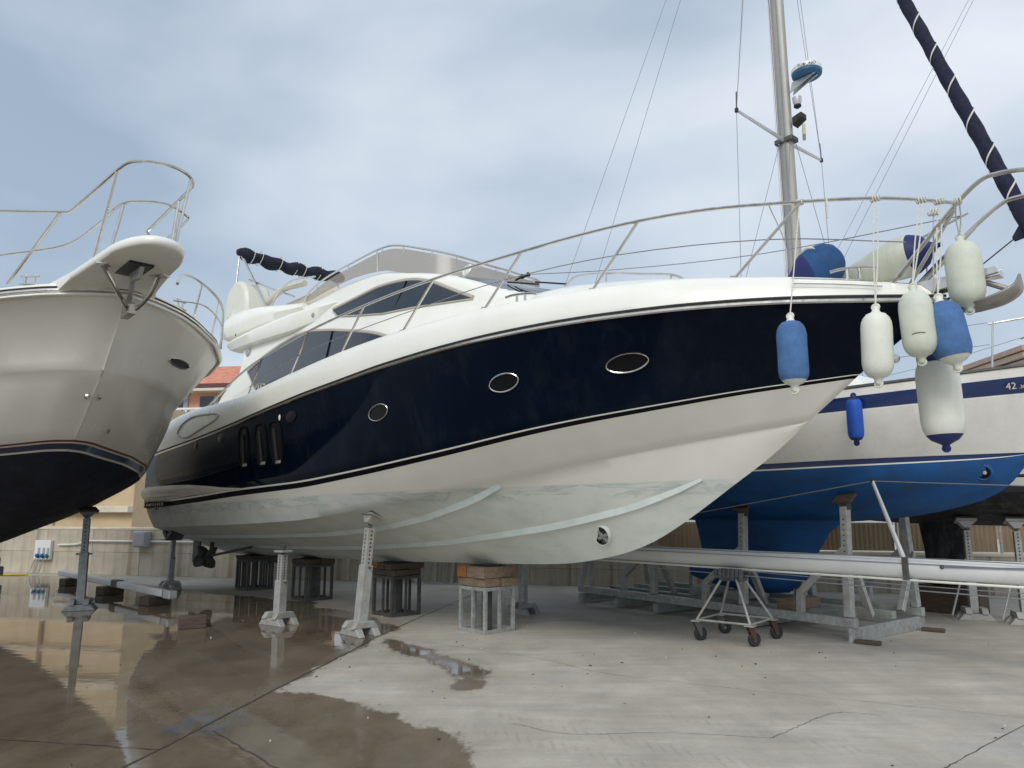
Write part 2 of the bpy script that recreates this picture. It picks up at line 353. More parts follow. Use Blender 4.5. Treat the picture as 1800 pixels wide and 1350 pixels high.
def smooth_tab(tab, s0, s1, n, sig=.25, pw=1.0):
    """resample (s, a, b..) table at n stations, low-pass filtered, end points kept; denser toward s1 if pw>1"""
    A = np.array(tab, float); f = np.linspace(s0, s1, 400); ds = f[1] - f[0]
    w = int(3 * sig / ds) + 1; kx = np.arange(-w, w + 1) * ds; ker = np.exp(-.5 * (kx / sig) ** 2); ker /= ker.sum()
    q = np.linspace(0, 1, n); q = 1 - (1 - q) ** pw; ss = s0 + (s1 - s0) * q; cols = [ss]
    for j in range(1, A.shape[1]):
        y = np.interp(f, A[:, 0], A[:, j]); ext = np.concatenate([2 * y[0] - y[1:w + 1][::-1], y, 2 * y[-1] - y[-w - 1:-1][::-1]])
        cols.append(np.interp(ss, f, np.convolve(ext, ker, 'valid')))
    return np.array(cols).T
def T1(tab, x, j=1):
    A = np.array(tab, float); return float(np.interp(x, A[:, 0], A[:, j]))
def lerp(A, B, f): return A * (1 - f) + B * f
def hull_grid(mb, rows, mats):
    """rows: list of (n,3) arrays of (s,t,z), starboard; adds both sides and a flat transom"""
    rows = [np.array(r) for r in rows]
    for r in rows: r[-1, 1] = 0
    rows[-1][:, 1] = 0
    for sg in (-1, 1):
        mb.grid([[(p[0], sg * p[1], p[2]) for p in r] for r in rows], mis=mats)
    for i in range(len(rows) - 1):
        a, b = rows[i][0], rows[i + 1][0]
        mb.add([(a[0], -a[1], a[2]), (b[0], -b[1], b[2]), (b[0], b[1], b[2]), (a[0], a[1], a[2])], [(0, 1, 2, 3)], mats[i])
HD = (.685, -.729)                       # the heading all boats in the yard share (bow)
YAW = math.atan2(HD[1], HD[0])
# ================================================================== SETTING
# ground: one sheet, fine under the boats, with the puddle's signed distance stored per vertex
PUD = np.array([(-.24, 5.44), (-.32, 5.78), (-.49, 6.19), (-.74, 6.41), (-.98, 6.76), (-1.33, 7.06), (-1.66, 7.37), (-1.94, 7.52), (-2.31, 7.59), (-2.27, 8.18), (-2.05, 9.3), (-1.92, 10.05), (-1.83, 10.7), (-1.71, 11.6), (-2.34, 12.6), (-3.0, 13.5), (-3.5, 13.8), (-3.9, 14.8), (-4.6, 14.74), (-5.04, 15.4), (-5.9, 15.8), (-6.6, 16.4), (-7.7, 17.1), (-9.8, 18.7), (-12.3, 20.3), (-30, 24), (-30, -6), (.4, -6), (.1, 3.5)])
WET2 = np.array([(-1.75, 10.6), (-1.35, 10.2), (-.9, 9.5), (-.62, 9.06), (-.3, 8.45), (-.3, 7.97), (-.38, 7.6), (-.5, 7.7), (-.52, 8.2), (-.7, 8.6), (-1.0, 9.1), (-1.5, 9.8)])
def sdf(px, py, poly):
    d = np.full(px.shape, 1e9); ins = np.zeros(px.shape, bool); n = len(poly)
    for i in range(n):
        ax, ay = poly[i]; bx, by = poly[(i + 1) % n]; ex, ey = bx - ax, by - ay
        h = np.clip(((px - ax) * ex + (py - ay) * ey) / (ex * ex + ey * ey), 0, 1)
        d = np.minimum(d, np.hypot(px - ax - ex * h, py - ay - ey * h))
        c = (ay > py) != (by > py)
        ins ^= c & (px < ax + (py - ay) * ex / (ey if abs(ey) > 1e-9 else 1e-9))
    return np.where(ins, d, -d)
def axis(lo, hi, step, far):
    a = np.arange(lo, hi, step); g = []; x = step * 1.3
    while x < far: g.append(x); x *= 1.45
    g = np.array(g + [far]); return np.concatenate([(lo - g)[::-1], a, a[-1] + g])
gx = axis(-8.5, 5.5, .045, 900); gy = axis(4.7, 17, .06, 900)
GX, GY = np.meshgrid(gx, gy); nx, ny = len(gx), len(gy)
fx, fy = GX.ravel(), GY.ravel()
me = bpy.data.meshes.new('ground')
idx = np.arange(nx * ny).reshape(ny, nx)
q = np.stack([idx[:-1, :-1], idx[:-1, 1:], idx[1:, 1:], idx[1:, :-1]], -1).reshape(-1, 4)
me.vertices.add(nx * ny); me.vertices.foreach_set('co', np.stack([fx, fy, np.zeros_like(fx)], 1).ravel())
me.loops.add(q.size); me.loops.foreach_set('vertex_index', q.ravel().astype(np.int32))
me.polygons.add(len(q)); me.polygons.foreach_set('loop_start', (np.arange(len(q)) * 4).astype(np.int32)); me.polygons.foreach_set('loop_total', np.full(len(q), 4, np.int32))
me.update(calc_edges=True)
def attr(n, val):
    a = me.attributes.new(n, 'FLOAT', 'POINT'); a.data.foreach_set('value', val.astype(np.float32))
attr('wet', np.clip(np.maximum(sdf(fx, fy, PUD), sdf(fx, fy, WET2) + .03), -3, 3))
tu = np.zeros_like(fx); tm = np.zeros_like(fx)
for (ax, ay), (bx, by), w in (((-.3, 6.95), (2.1, 5.1), .12), ((-.5, 6.55), (1.8, 4.78), .11), ((1.1, 7.0), (2.9, 5.5), .1)):
    ex, ey = bx - ax, by - ay; l = math.hypot(ex, ey); u = ((fx - ax) * ex + (fy - ay) * ey) / l; v = ((fx - ax) * -ey + (fy - ay) * ex) / l
    k = np.clip((w - np.abs(v)) / .05, 0, 1) * np.clip(u / .3, 0, 1) * np.clip((l - u) / .3, 0, 1)
    sel = k > tm; tm = np.where(sel, k, tm); tu = np.where(np.abs(v) < w + .15, (u + v * .9) * 2 * math.pi / .11, tu)
attr('tread', tm); attr('tread_u', tu)
attr('bluepaint', np.clip(1 - np.hypot((fx + 2.55) / .34, (fy - 6.55) / .5), 0, 1) ** .5)
me.materials.append(GROUND)
ground = bpy.data.objects.new('ground', me); COL.objects.link(ground); tag(ground, kind='structure')
JOINT = M('joint_sealant', (.055, .048, .04), .8, var=.4, scale=12)
def joint(pts, w, jit=.012, k=14):
    P = cat([(x, y, 0) for x, y in pts], k); mb = MB(); a, b = [], []
    for i, p in enumerate(P):
        t = (P[min(i + 1, len(P) - 1)] - P[max(i - 1, 0)]).normalized(); n = Vector((-t.y, t.x, 0)); ww = w * random.uniform(.55, 1.35); o = n * random.uniform(-jit, jit)
        a.append(p + o + n * ww / 2 + Vector((0, 0, .004))); b.append(p + o - n * ww / 2 + Vector((0, 0, .004)))
    mb.grid([a, b]); o = mb.build('joint', JOINT, ground, 0)
joint([(-2.75, 4.9), (-2.67, 5.44), (-1.99, 9.85), (-1.8, 11.08), (-.92, 15.39), (-.35, 17.6)], .02)
joint([(-7.5, 6.5), (-3.93, 6.06), (-2.6, 5.82)], .012); joint([(-2.4, 6.3), (-1.62, 5.44), (-.9, 4.6)], .012)
joint([(2.6, 5.1), (3.0, 5.46), (4.2, 6.45), (9, 10.4)], .007, .006)
joint([(0, 6.5), (.45, 6.22), (1.26, 6.24), (1.94, 6.12), (2.07, 6.16), (2.46, 6.54), (2.83, 6.83), (3.18, 6.74)], .005, .01)
joint([(-1.7, 10.7), (.3, 9.2), (1.3, 8.2), (4.5, 6.6)], .004, .008)
# ------------------------------------------------------------------ boundary wall
WO, WE = Vector((1, 17.75, 0)), Vector((.973, -.229, 0)).normalized(); WN = Vector((WE.y, -WE.x, 0))   # WN points to the yard
WYAW = math.atan2(WE.y, WE.x)
def wallp(x, out=0, z=0): return WO + WE * x + WN * out + Vector((0, 0, z))
def make_wall(name, label, x0, x1, h, pw, rows):
    w = thing(name, label, 'wall', wallp(x0), WYAW)
    n = int(round((x1 - x0) / pw)); pw = (x1 - x0) / n; ph = h / rows
    core = MB().box(((x1 - x0) / 2, .22, (h - .02) / 2), (x1 - x0, .3, h - .02)).build('core', CONC, w, 0)
    mesh = MB().box((0, 0, 0), (pw - .007, .07, ph - .007)).mesh('panel', CONC, 0)
    for i in range(n):
        for r in range(rows):
            p = instance('panel', mesh, w, ((i + .5) * pw, .04 + random.uniform(-.004, .004), (r + .5) * ph))
    MB().box(((x1 - x0) / 2, .2, h + .03), (x1 - x0 + .04, .42, .06)).build('coping', TANL, w, 0, .008)
    return w
make_wall('retaining_wall', 'stained concrete retaining wall behind the stern of the navy yacht', -22, -.6, 1.2, 1.55, 2)
make_wall('boundary_wall', 'low stained concrete block wall carrying the tan screened fence', -.6, 14, .78, .98, 2)
fence = thing('screened_fence', 'wire mesh fence with tan reed screen on the low wall', 'fence', wallp(-.6), WYAW)
for i in range(8):
    x = .12 + i * 1.98
    MB().tube([(x, .2, .84), (x, .2, 1.86)], .03, 8).build('post', GALVL, fence)
    if i < 7:
        n = 40; mb = MB()
        zz = [[(x + .05 + k * 1.88 / n, .26 + .016 * (k % 2), z) for k in range(n + 1)] for z in (.86, 1.46)]
        mb.grid(zz).build('screen', REED, fence, 0)
        mm = MB()
        for k in range(-14, 40):
            for sg in (1, -1):
                a = x + k * .05
                z0, z1 = 1.42, 1.84; xa, xb = a, a + sg * (z1 - z0) * .8
                lo, hi = x, x + 1.98
                if sg < 0 and k < 0: continue
                t0 = 0; t1 = 1
                if xb != xa:
                    ts = sorted(((lo - xa) / (xb - xa), (hi - xa) / (xb - xa))); t0, t1 = max(0, ts[0]), min(1, ts[1])
                if t1 - t0 < .05: continue
                p = lambda t: (xa + (xb - xa) * t, .2 + .004 * sg, z0 + (z1 - z0) * t)
                mm.tube([p(t0), p(t1)], .0028, 3, cap=False)
        tag(mm.build('wire_mesh', GALVL, fence, 0), kind='stuff')
MB().tube([(.1, .2, 1.85), (14, .2, 1.85)], .02, 6).build('top_rail', GALVL, fence)
# leaning barrier frames by the wall
for i, x in enumerate((-3.3, -2.85, -2.4)):
    t = thing('barrier_frame', 'grey steel barrier frame leaning against the concrete wall under the navy yacht', 'barrier', wallp(x, .32), WYAW, 'barrier frames leaning on the wall')
    ang = .2
    def P(u, z): return (u, z * math.sin(ang), z * math.cos(ang))
    for u in (0, .42): MB().beam(P(u, .0), P(u, .95), .045).build('upright', GALVL, t, 0)
    for z in (.02, .93): MB().beam(P(.02, z), P(.40, z), .04).build('cross_bar', GALVL, t, 0)
    for u in (.11, .2, .29): MB().beam(P(u, .03), P(u, .92), .012).build('bar', GALV, t, 0)
# socket box, conduit, hose
sb = thing('socket_box', 'pale electrical socket box with blue and green plugs on the wall', 'socket box', wallp(-14.35, .03, .38), WYAW)
MB().box((0, -.03, .26), (.52, .1, .52)).build('cabinet', ALUW, sb, 0, .01)
for i, (x, m) in enumerate(((-.1, BLUEP), (.06, BLUEP), (.2, GREENP))):
    k = Matrix.Rotation(R(60), 3, 'X'); MB().lathe([(.05, 0), (.055, .06), (.04, .1)], (x, -.08, .08), 12, mat=k).build('plug', m, sb)
    MB().box((x, -.085, .24), (.07, .02, .16)).build('socket_cover', PLASTG, sb, 0, .005)
    MB().tube(cat([(x, -.15, .06), (x - .05, -.2, -.1), (x - .1, -.22, -.3), (x - .16, -.3, -.37)], 5), .012, 6).build('cable', PLASTG, sb)
tag(MB().tube([wallp(-13.9, .06, .78), wallp(-13.3, .06, .80), wallp(-12.9, .06, .9), wallp(-6, .06, .9)], .022, 6).build('conduit_pipe', ALUW), 'thin white conduit pipe running along the concrete wall', 'pipe')
tag(MB().tube(cat([wallp(-17, .9, .02), wallp(-15.6, .7, .02), wallp(-14.9, .8, .02), wallp(-14.3, .55, .02)], 6), .02, 6).build('garden_hose', YELLOW), 'yellow hose lying at the foot of the wall', 'hose')
ub = thing('utility_box', 'grey plastic utility box fixed high on the concrete wall', 'utility box', wallp(-11.15, .06, .72), WYAW)
MB().box((0, -.08, .24), (.42, .22, .42)).build('case', PLASTG, ub, 0, .03); MB().box((0, -.20, .24), (.35, .02, .35)).build('door', PLASTG, ub, 0, .01)
# ------------------------------------------------------------------ buildings behind the wall
tb = thing('tan_building', 'tan rendered building with pale ledges behind the concrete wall', 'building', (-18.5, 26.8, 0), R(-13))
MB().box((0, 3, 2.7), (11.5, 6, 5.4)).build('wall', TAN, tb, 0, .03)
for z, h, d in ((1.75, .22, .28), (2.9, .12, .12), (3.9, .2, .22), (5.4, .3, .3)):
    MB().box((0, -d / 2, z), (11.56, d, h)).build('ledge', TANL, tb, 0, .02)
MB().tube([(2.6, -.1, 1.3), (2.6, -.1, 5.2)], .06, 8).build('drain_pipe', M('rusty_pipe', (.30, .2, .13), .8, var=.3), tb)
hs = thing('salmon_house', 'salmon house with terracotta roof and white balcony seen between the yachts', 'house', (-17.6, 45, 0), R(-8))
MB().box((0, 4, 4.5), (9, 8, 9.0)).build('wall', SALMON, hs, 0)
rf = MB(); rf.add([(-5, -.9, 9.25), (5, -.9, 9.25), (5, 8.9, 9.25), (-5, 8.9, 9.25), (-3, 4, 11.3), (3, 4, 11.3)], [(0, 1, 5, 4), (1, 2, 5), (2, 3, 4, 5), (3, 0, 4), (3, 2, 1, 0)]); rf.build('roof', ROOF, hs, 0)
MB().box((0, -.92, 9.13), (10.1, .2, .24)).build('fascia', DKROOF, hs, 0); MB().box((0, -.5, 8.9), (9.9, 1.0, .16)).build('soffit', TANL, hs, 0)
for x in (-3.2, -1.2, .8, 2.8):
    for z in (7.3, 5.1):
        w_ = MB().box((x, -.04, z + .65), (.9, .1, 1.3)).build('window', GLASS, hs, 0); MB().box((x + .62, -.06, z + .65), (.3, .08, 1.4)).build('shutter', PLASTG, w_, 0); MB().box((x, -.08, z - .08), (1.6, .2, .12)).build('sill', TANL, w_, 0)
MB().box((0, -.8, 6.75), (9.2, 1.6, .2)).build('balcony_slab', TANL, hs, 0)
for i in range(23): MB().box((-4.5 + i * .41, -1.5, 7.2), (.13, .1, .8)).build('baluster', ALUW, hs, 0)
MB().box((0, -1.5, 7.65), (9.2, .18, .12)).build('balcony_rail', ALUW, hs, 0)
bb = thing('brown_building', 'brown clad building with stepped eaves beyond the sailing boat', 'building', (34.6, 40, 0), R(-4))
MB().box((0, 4, 4.6), (12, 8, 9.2)).build('wall', BROWNB, bb, 0)
for i, (z, d) in enumerate(((9.35, .5), (9.75, .75), (10.15, 1.0), (10.5, 1.2))): MB().box((0, 4 - d * .2, z), (12 + d, 8 + d, .3)).build('eave_board', M('brown_eave%d' % i, (.48 - .06 * (i % 2), .36 - .05 * (i % 2), .27), .8, var=.15), bb, 0, .02)
MB().box((0, 4, 10.8), (11, 7.5, .3)).build('roof', ROOF, bb, 0)
# ================================================================== NAVY MOTOR YACHT
# local frame: x toward the bow, -y to starboard, z above the ground; tables are (s, half breadth, height)
Y1 = thing('motor_yacht', 'navy and white flybridge motor yacht propped on stands, bow hung with fenders', 'yacht', (-.37, 11.28, 0), YAW)
DECK = [(-8.75, 1.62, 3.50), (-8.45, 1.75, 3.66), (-7.4, 1.9, 3.72), (-6.4, 1.98, 3.73), (-5.3, 2.02, 3.71), (-4.1, 2.05, 3.71), (-2.4, 2.07, 3.86), (-1.2, 2.05, 3.97), (-.3, 2.03, 4.03), (.5, 1.99, 4.07), (1.4, 1.9, 4.10), (2.0, 1.82, 4.12), (2.7, 1.65, 4.12), (3.3, 1.47, 4.13), (4.2, 1.18, 4.11), (4.7, .94, 4.06), (5.3, .67, 3.99), (5.7, .45, 3.93), (6.0, .25, 3.87), (6.25, .06, 3.82)]
RUB = [(-9.0, 2.06, 2.87), (-8.6, 2.08, 2.92), (-7.8, 2.12, 2.96), (-5.8, 2.21, 3.06), (-4.4, 2.25, 3.16), (-2.8, 2.3, 3.30), (-1.6, 2.28, 3.42), (-.8, 2.26, 3.48), (.3, 2.22, 3.575), (1.3, 2.12, 3.65), (2.1, 2.02, 3.69), (2.8, 1.83, 3.73), (3.45, 1.65, 3.745), (4.3, 1.35, 3.745), (4.8, 1.12, 3.735), (5.3, .9, 3.71), (5.9, .52, 3.67), (6.2, .28, 3.66), (6.42, .05, 3.655)]
NAVB = [(-9.45, 1.95, 1.88), (-9.0, 1.97, 1.9), (-7.7, 2.03, 1.935), (-6, 2.1, 2.0), (-4.4, 2.13, 2.08), (-3.9, 2.14, 2.10), (-1.85, 2.09, 2.17), (-.2, 2.0, 2.31), (1.43, 1.79, 2.50), (2.3, 1.58, 2.64), (3.04, 1.3, 2.755), (4.08, .86, 2.885), (4.72, .5, 2.985), (5.2, .22, 3.03), (5.58, .03, 3.07)]
CHI = [(-9.4, 1.72, 1.34), (-9, 1.78, 1.36), (-8.1, 1.8, 1.38), (-4.7, 1.85, 1.48), (-2.4, 1.8, 1.575), (-.95, 1.68, 1.73), (.5, 1.48, 1.93), (1.4, 1.28, 2.06), (2.5, .95, 2.26), (3.2, .72, 2.38), (3.8, .5, 2.48), (4.4, .28, 2.57), (5.05, .015, 2.66)]
KEL = [(-9.2, 0, .72), (-5.7, 0, .79), (-3.4, 0, .84), (-.2, 0, .95), (1.1, 0, 1.0), (1.7, 0, 1.04), (2.2, 0, 1.12), (2.64, 0, 1.22), (3, 0, 1.34), (3.4, 0, 1.55), (3.9, 0, 1.86), (4.23, 0, 2.08), (4.5, 0, 2.23), (4.85, 0, 2.5), (5.05, 0, 2.655)]
n, pw = 90, 1.35
cD = smooth_tab(DECK, -8.75, 6.25, n, .22, pw); cR = smooth_tab(RUB, -9.0, 6.42, n, .22, pw); cN = smooth_tab(NAVB, -9.45, 5.58, n, .3, pw)
cC = smooth_tab(CHI, -9.4, 5.05, n, .3, pw); cK = smooth_tab(KEL, -9.2, 5.05, n, .16, pw)
for c in (cD, cR, cN, cC): c[:, 1] = np.maximum(c[:, 1], .012)
cK[:, 1] = 0
def bulge(A, B, f, amt):
    r = lerp(A, B, f); w = 4 * f * (1 - f); r[:, 1] += w * amt; r[:, 1] = np.maximum(r[:, 1], .008); return r
q1 = np.linspace(0, 1, n)
flare = -.09 * np.clip((q1 - .55) / .4, 0, 1) * np.clip((1.02 - q1) / .1, 0, 1) + .03 * (1 - np.clip((q1 - .3) / .4, 0, 1))
gun = []                                        # rounded gunwale: near-vertical then rolling inboard
for f, (a, b_) in ((0, (0, 0)), (.2, (.02, .3)), (.4, (.1, .58)), (.58, (.26, .8)), (.75, (.52, .94)), (.88, (.78, .99)), (1, (1, 1))):
    r = cR.copy(); r[:, 0] = lerp(cR[:, 0], cD[:, 0], b_); r[:, 1] = lerp(cR[:, 1], cD[:, 1], a); r[:, 2] = lerp(cR[:, 2], cD[:, 2], b_); gun.append(r)
rows = [g for g in gun[::-1]]; mats = [0] * (len(rows) - 1)
nav = [bulge(cR, cN, f, flare) for f in np.linspace(0, 1, 11)]; rows += nav[1:]; mats += [1] * 10
def drop(A, dz, ds=None):
    r = A.copy(); g = np.interp(cN[:, 0], [-9, -4, 1.4, 5.6], [1.55, 1.45, .95, .5]) * np.clip((cN[:, 2] - cC[:, 2]) / .4, .2, 1); f = dz * g / np.maximum(cN[:, 2] - cC[:, 2], .05); return lerp(cN, cC, f[:, None])
d1, d2 = drop(cN, .02), drop(cN, .08)
rows += [d1, d2]; mats += [0, 2]
low = [bulge(d2, cC, f, .015) for f in np.linspace(0, 1, 6)]; rows += low[1:]; mats += [3] * 5
lip = cC.copy(); lip[:, 1] = np.maximum(cC[:, 1] - .035, .006); lip[:, 2] -= .008; rows += [lip]; mats += [3]
bot = [bulge(lip, cK, f, .02) for f in np.linspace(0, 1, 9)]; rows += bot[1:]; mats += [3] * 8
mb = MB(); hull_grid(mb, rows, mats); hull = mb.build('hull', [WHITE, NAVY, BLACK, HBOT], Y1, 40)
def skin(rowset, s, f):
    """point on starboard skin at station s, fraction f through a list of rows"""
    i = min(int(f * (len(rowset) - 1)), len(rowset) - 2); g = f * (len(rowset) - 1) - i
    P = [np.array([s, np.interp(s, r[:, 0], r[:, 1]), np.interp(s, r[:, 0], r[:, 2])]) for r in (rowset[i], rowset[i + 1])]
    return lerp(P[0], P[1], g)
def navt(s, z):
    """half breadth of the navy topside at (s, z)"""
    zs = [np.interp(s, r[:, 0], r[:, 2]) for r in nav]; ts = [np.interp(s, r[:, 0], r[:, 1]) for r in nav]
    return float(np.interp(-z, [-a for a in zs], ts))
# rub rail: steel strip over a dark rubber line
for nm, dz, r_, m_ in (('rub_rail', -.012, .022, STEEL), ('rubber_strip', .028, .013, RUBBER)):
    mb = MB()
    for sg in (-1, 1): mb.tube([(p[0], sg * (p[1] + .008), p[2] + dz) for p in cR], r_, 6)
    mb.build(nm, m_, hull)
# deck with the coachroof crown
mb = MB(); rws = []
for u in np.linspace(-1, 1, 25):
    row = []
    for p in cD:
        a = abs(u); cr_ = T1([(-9, .02), (.2, .06), (1.0, .42), (1.8, .46), (2.4, .44), (3.0, .36), (3.8, .24), (4.5, .10), (4.9, .03), (7, .02)], p[0])
        k = 1 - max(0, min(1, (a - .35) / .5)); k = k * k * (3 - 2 * k)
        row.append((p[0], u * p[1], p[2] + cr_ * k + .004))
    rws.append(row)
mb.grid(rws).build('deck', WHITE, Y1, 50)
for sg in (-1, 1):     # hand rail on the coachroof
    if sg > 0: continue
    P = [(2.2, sg * .62, 4.60), (2.45, sg * .66, 4.67), (2.9, sg * .63, 4.61), (3.4, sg * .55, 4.50), (3.75, sg * .5, 4.42), (3.9, sg * .48, 4.34)]
    mb = MB().tube(cat(P, 5), .014, 6)
    for p in (P[0], P[2], P[4]): mb.tube([(p[0], p[1], p[2] - .1), p], .012, 6)
    mb.build('coachroof_handrail', STEEL, Y1)
# spray rails on the bottom
for tab in ([(-9.1, .33), (-3.9, .34), (-.3, .36), (1.35, .42), (2.6, .43), (3.4, .40), (3.85, .36)], [(-9.1, .68), (-1.1, .68), (.06, .74), (.96, .84), (1.56, .94)]):
    for sg in (-1, 1):
        A, B, C = [], [], []
        for s in np.linspace(tab[0][0], tab[-1][0], 50):
            f = 1 - T1(tab, s); p = skin(bot, s, f); p2 = skin(bot, s, max(0, f - .05)); w = min(1, (tab[-1][0] - s) / .4 + .15)
            A.append((s, sg * p2[1], p2[2] - .002)); B.append((s, sg * (p[1] + .012), p[2] - .03 * w)); C.append((s, sg * p[1], p[2] + .004))
        MB().grid([A, B, C]).build('spray_rail', M('strake_chalky_green', (.68, .75, .715), .75, var=.08, scale=3, dirt=(.3, .58, .55), dirtamt=.4, dscale=6), hull, 30)
# bow thruster tunnel
c0 = Vector((2.42, 0, 0)); p = skin(bot, 2.42, .76); nrm = Vector((0, -.82, -.57)); ctr = Vector((2.42, -p[1], p[2]))
zz = nrm.to_track_quat('Z', 'Y').to_matrix()
el = zz @ Matrix.Rotation(R(55), 3, 'Z') @ Matrix.Diagonal((1.5, 1, 1))
tt_ = MB().lathe([(.0, .012), (.085, .012), (.1, .012)], ctr, 28, mat=el).build('thruster_tunnel', DARKG, hull)  # flat disc proud of the hull, tunnel's inner shade painted dark
MB().lathe([(.1, .012), (.104, .018), (.115, .012), (.13, -.02)], ctr, 28, mat=el).build('tunnel_fairing', HBOT, tt_, 60)
for k in range(4): MB().box(ctr + nrm * .02 + zz @ Vector((.045 * math.cos(k * 1.57 + .4) + .03, .045 * math.sin(k * 1.57 + .4), 0)), (.085, .035, .01), mat=zz @ Matrix.Rotation(k * 1.57 + .4, 3, 'Z')).build('thruster_blade', GALV, tt_, 0)
# swim platform moulding wrapped round the stern quarter
mb = MB()
for sg in (-1, 1):
    rws = []
    for s in np.linspace(-9.75, -3.9, 40):
        k = min(1, max(0, (-3.9 - s) / 4.6)); k = k ** .7; t0 = T1(NAVB, max(s, -9.45)) if s > -9.45 else 1.78 - (-9.45 - s) * 1.2
        zt = T1([(-9.75, 2.2), (-9, 2.27), (-7.5, 2.27), (-6.3, 2.245), (-5.45, 2.2), (-4.7, 2.14), (-3.9, 2.105)], s); zb = T1([(-9.75, 1.93), (-8, 1.945), (-3.9, 2.09)], s); b_ = .13 * k
        prof = [(-.3, zt), (-.02, zt + .0), (b_ * .8, zt - (zt - zb) * .18), (b_, zt - (zt - zb) * .45), (b_ * .8, zb + (zt - zb) * .2), (0, zb)]
        rws.append([(s, sg * (t0 + o), z) for o, z in prof])
    mb.grid(rws)
P = [(-9.75, sg_, z_) for sg_, z_ in ((-1.55, 2.2), (1.55, 2.2))]
mb.box((-9.5, 0, 2.08), (.6, 3.1, .24))
mb.build('swim_platform', WHITE2, Y1, 40)
# name lettering in a black panel on the quarter
def nbt(s): return T1(NAVB, s)
mb = MB(); A = [(s, -(nbt(s) + .034), 1.895 + .012 * (s + 9)) for s in np.linspace(-9.32, -7.7, 8)]; B = [(s, y, z - .115) for s, y, z in A]
mb.grid([A, B]).build('name_panel', BLACK, hull, 0)
fx_ = Vector((1, -.05, .012)).normalized(); fz_ = Vector((0, 0, 1)); fy_ = fz_.cross(fx_)
Mx = Matrix((fx_, fz_, fx_.cross(fz_))).transposed().to_4x4(); Mx.translation = Vector((-9.28, -(nbt(-9.28) + .045), 1.81))
for i_, ch in enumerate('SUNSEEKER'):
    text('letter', ch, WHITE2, hull, Mx @ Matrix.Translation((.165 * i_, 0, 0)) @ Matrix.Diagonal((2.0, 1, 1, 1)), .085, .003, off=-.001)
MB().box((-8.45, -(nbt(-8.45) + .02), 1.755), (.1, .03, .04)).build('skin_fitting', DARKG, hull, 0)
# portholes: almond-shaped, starboard and port
def almond(s0, s1, zc, h, sg, pinch=.75):
    out = []
    for k in range(32):
        a = 2 * math.pi * k / 32; x = math.cos(a); y = math.sin(a); y = math.copysign(abs(y) ** 1.15, y) * pinch + .25 * y
        s = (s0 + s1) / 2 + (s1 - s0) / 2 * x; z = zc + h / 2 * y + .03 * x; out.append((s, sg * navt(s, z), z))
    return out
for s0, s1, zc, h in ((3.47, 3.91, 3.28, .175), (2.10, 2.48, 3.185, .19), (.03, .42, 3.005, .20)):
    for sg in (-1, 1):
        P = [Vector(p) for p in almond(s0, s1, zc, h, sg)]; ofs = Vector((0, sg * .014, 0)); c = sum(P, Vector()) / 32
        pane = MB().add([c + ofs * .3] + [p + ofs * .3 for p in P], [(0, 1 + i, 1 + (i + 1) % 32) for i in range(32)]).build('porthole', PORTG, hull, 0)
        MB().tube([p + ofs for p in P], .009, 6, closed=True).build('rim', STEEL, pane)
# engine-room air intakes
for s in (-3.62, -2.97, -2.47):
    for sg in (-1,):
        P = []
        for k in range(24):
            a = 2 * math.pi * k / 24; z = 2.77 + .33 * math.copysign(min(1, abs(math.sin(a)) * 1.25), math.sin(a)) ; x = s + .19 * math.cos(a)
            P.append(Vector((x, sg * (navt(x, z) + .006), z)))
        c = sum(P, Vector()) / 24
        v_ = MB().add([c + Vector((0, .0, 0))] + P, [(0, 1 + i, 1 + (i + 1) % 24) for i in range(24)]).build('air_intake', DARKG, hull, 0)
        MB().tube(P, .022, 6, closed=True).build('intake_rim', BLACK, v_)
        MB().tube([(s - .02, sg * (navt(s, 2.5) + .012), 2.5), (s - .02, sg * (navt(s, 3.0) + .012), 3.0)], .03, 8).build('intake_slat', RUBBER, v_)
        MB().box((s + .02, sg * (navt(s, 2.47) + .012), 2.475), (.16, .03, .05)).build('intake_lip', GALV, v_, 0, .01)
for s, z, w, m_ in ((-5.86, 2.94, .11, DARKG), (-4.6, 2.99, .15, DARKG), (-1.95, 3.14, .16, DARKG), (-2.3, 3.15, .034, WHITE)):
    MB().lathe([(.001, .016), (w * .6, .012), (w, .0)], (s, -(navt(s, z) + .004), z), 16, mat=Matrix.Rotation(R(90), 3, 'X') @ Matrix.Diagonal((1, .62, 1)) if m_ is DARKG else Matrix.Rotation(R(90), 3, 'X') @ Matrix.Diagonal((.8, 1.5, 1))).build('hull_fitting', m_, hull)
# recessed panel outline on the quarter
def qt(s, z):
    i = T1(RUB, s, 2), T1(DECK, s, 2); f = (z - i[0]) / max(.1, i[1] - i[0])
    return lerp(T1(RUB, s), T1(DECK, s), float(np.interp(f, [0, .3, .58, .8, .94, 1], [0, .02, .1, .26, .52, 1])))
P = cat([(-7.1, 0, 3.27), (-6.85, 0, 3.44), (-6.3, 0, 3.53), (-5.4, 0, 3.50), (-4.85, 0, 3.44), (-5.05, 0, 3.34), (-5.7, 0, 3.24), (-6.4, 0, 3.14), (-6.8, 0, 3.17)], 5, True)
P = [(p.x, -(qt(p.x, p.z) + .004), p.z) for p in P]
MB().tube(P, .02, 6, closed=True).build('quarter_panel_moulding', M('moulding_shadow', (.5, .49, .44), .4, var=.05), hull)
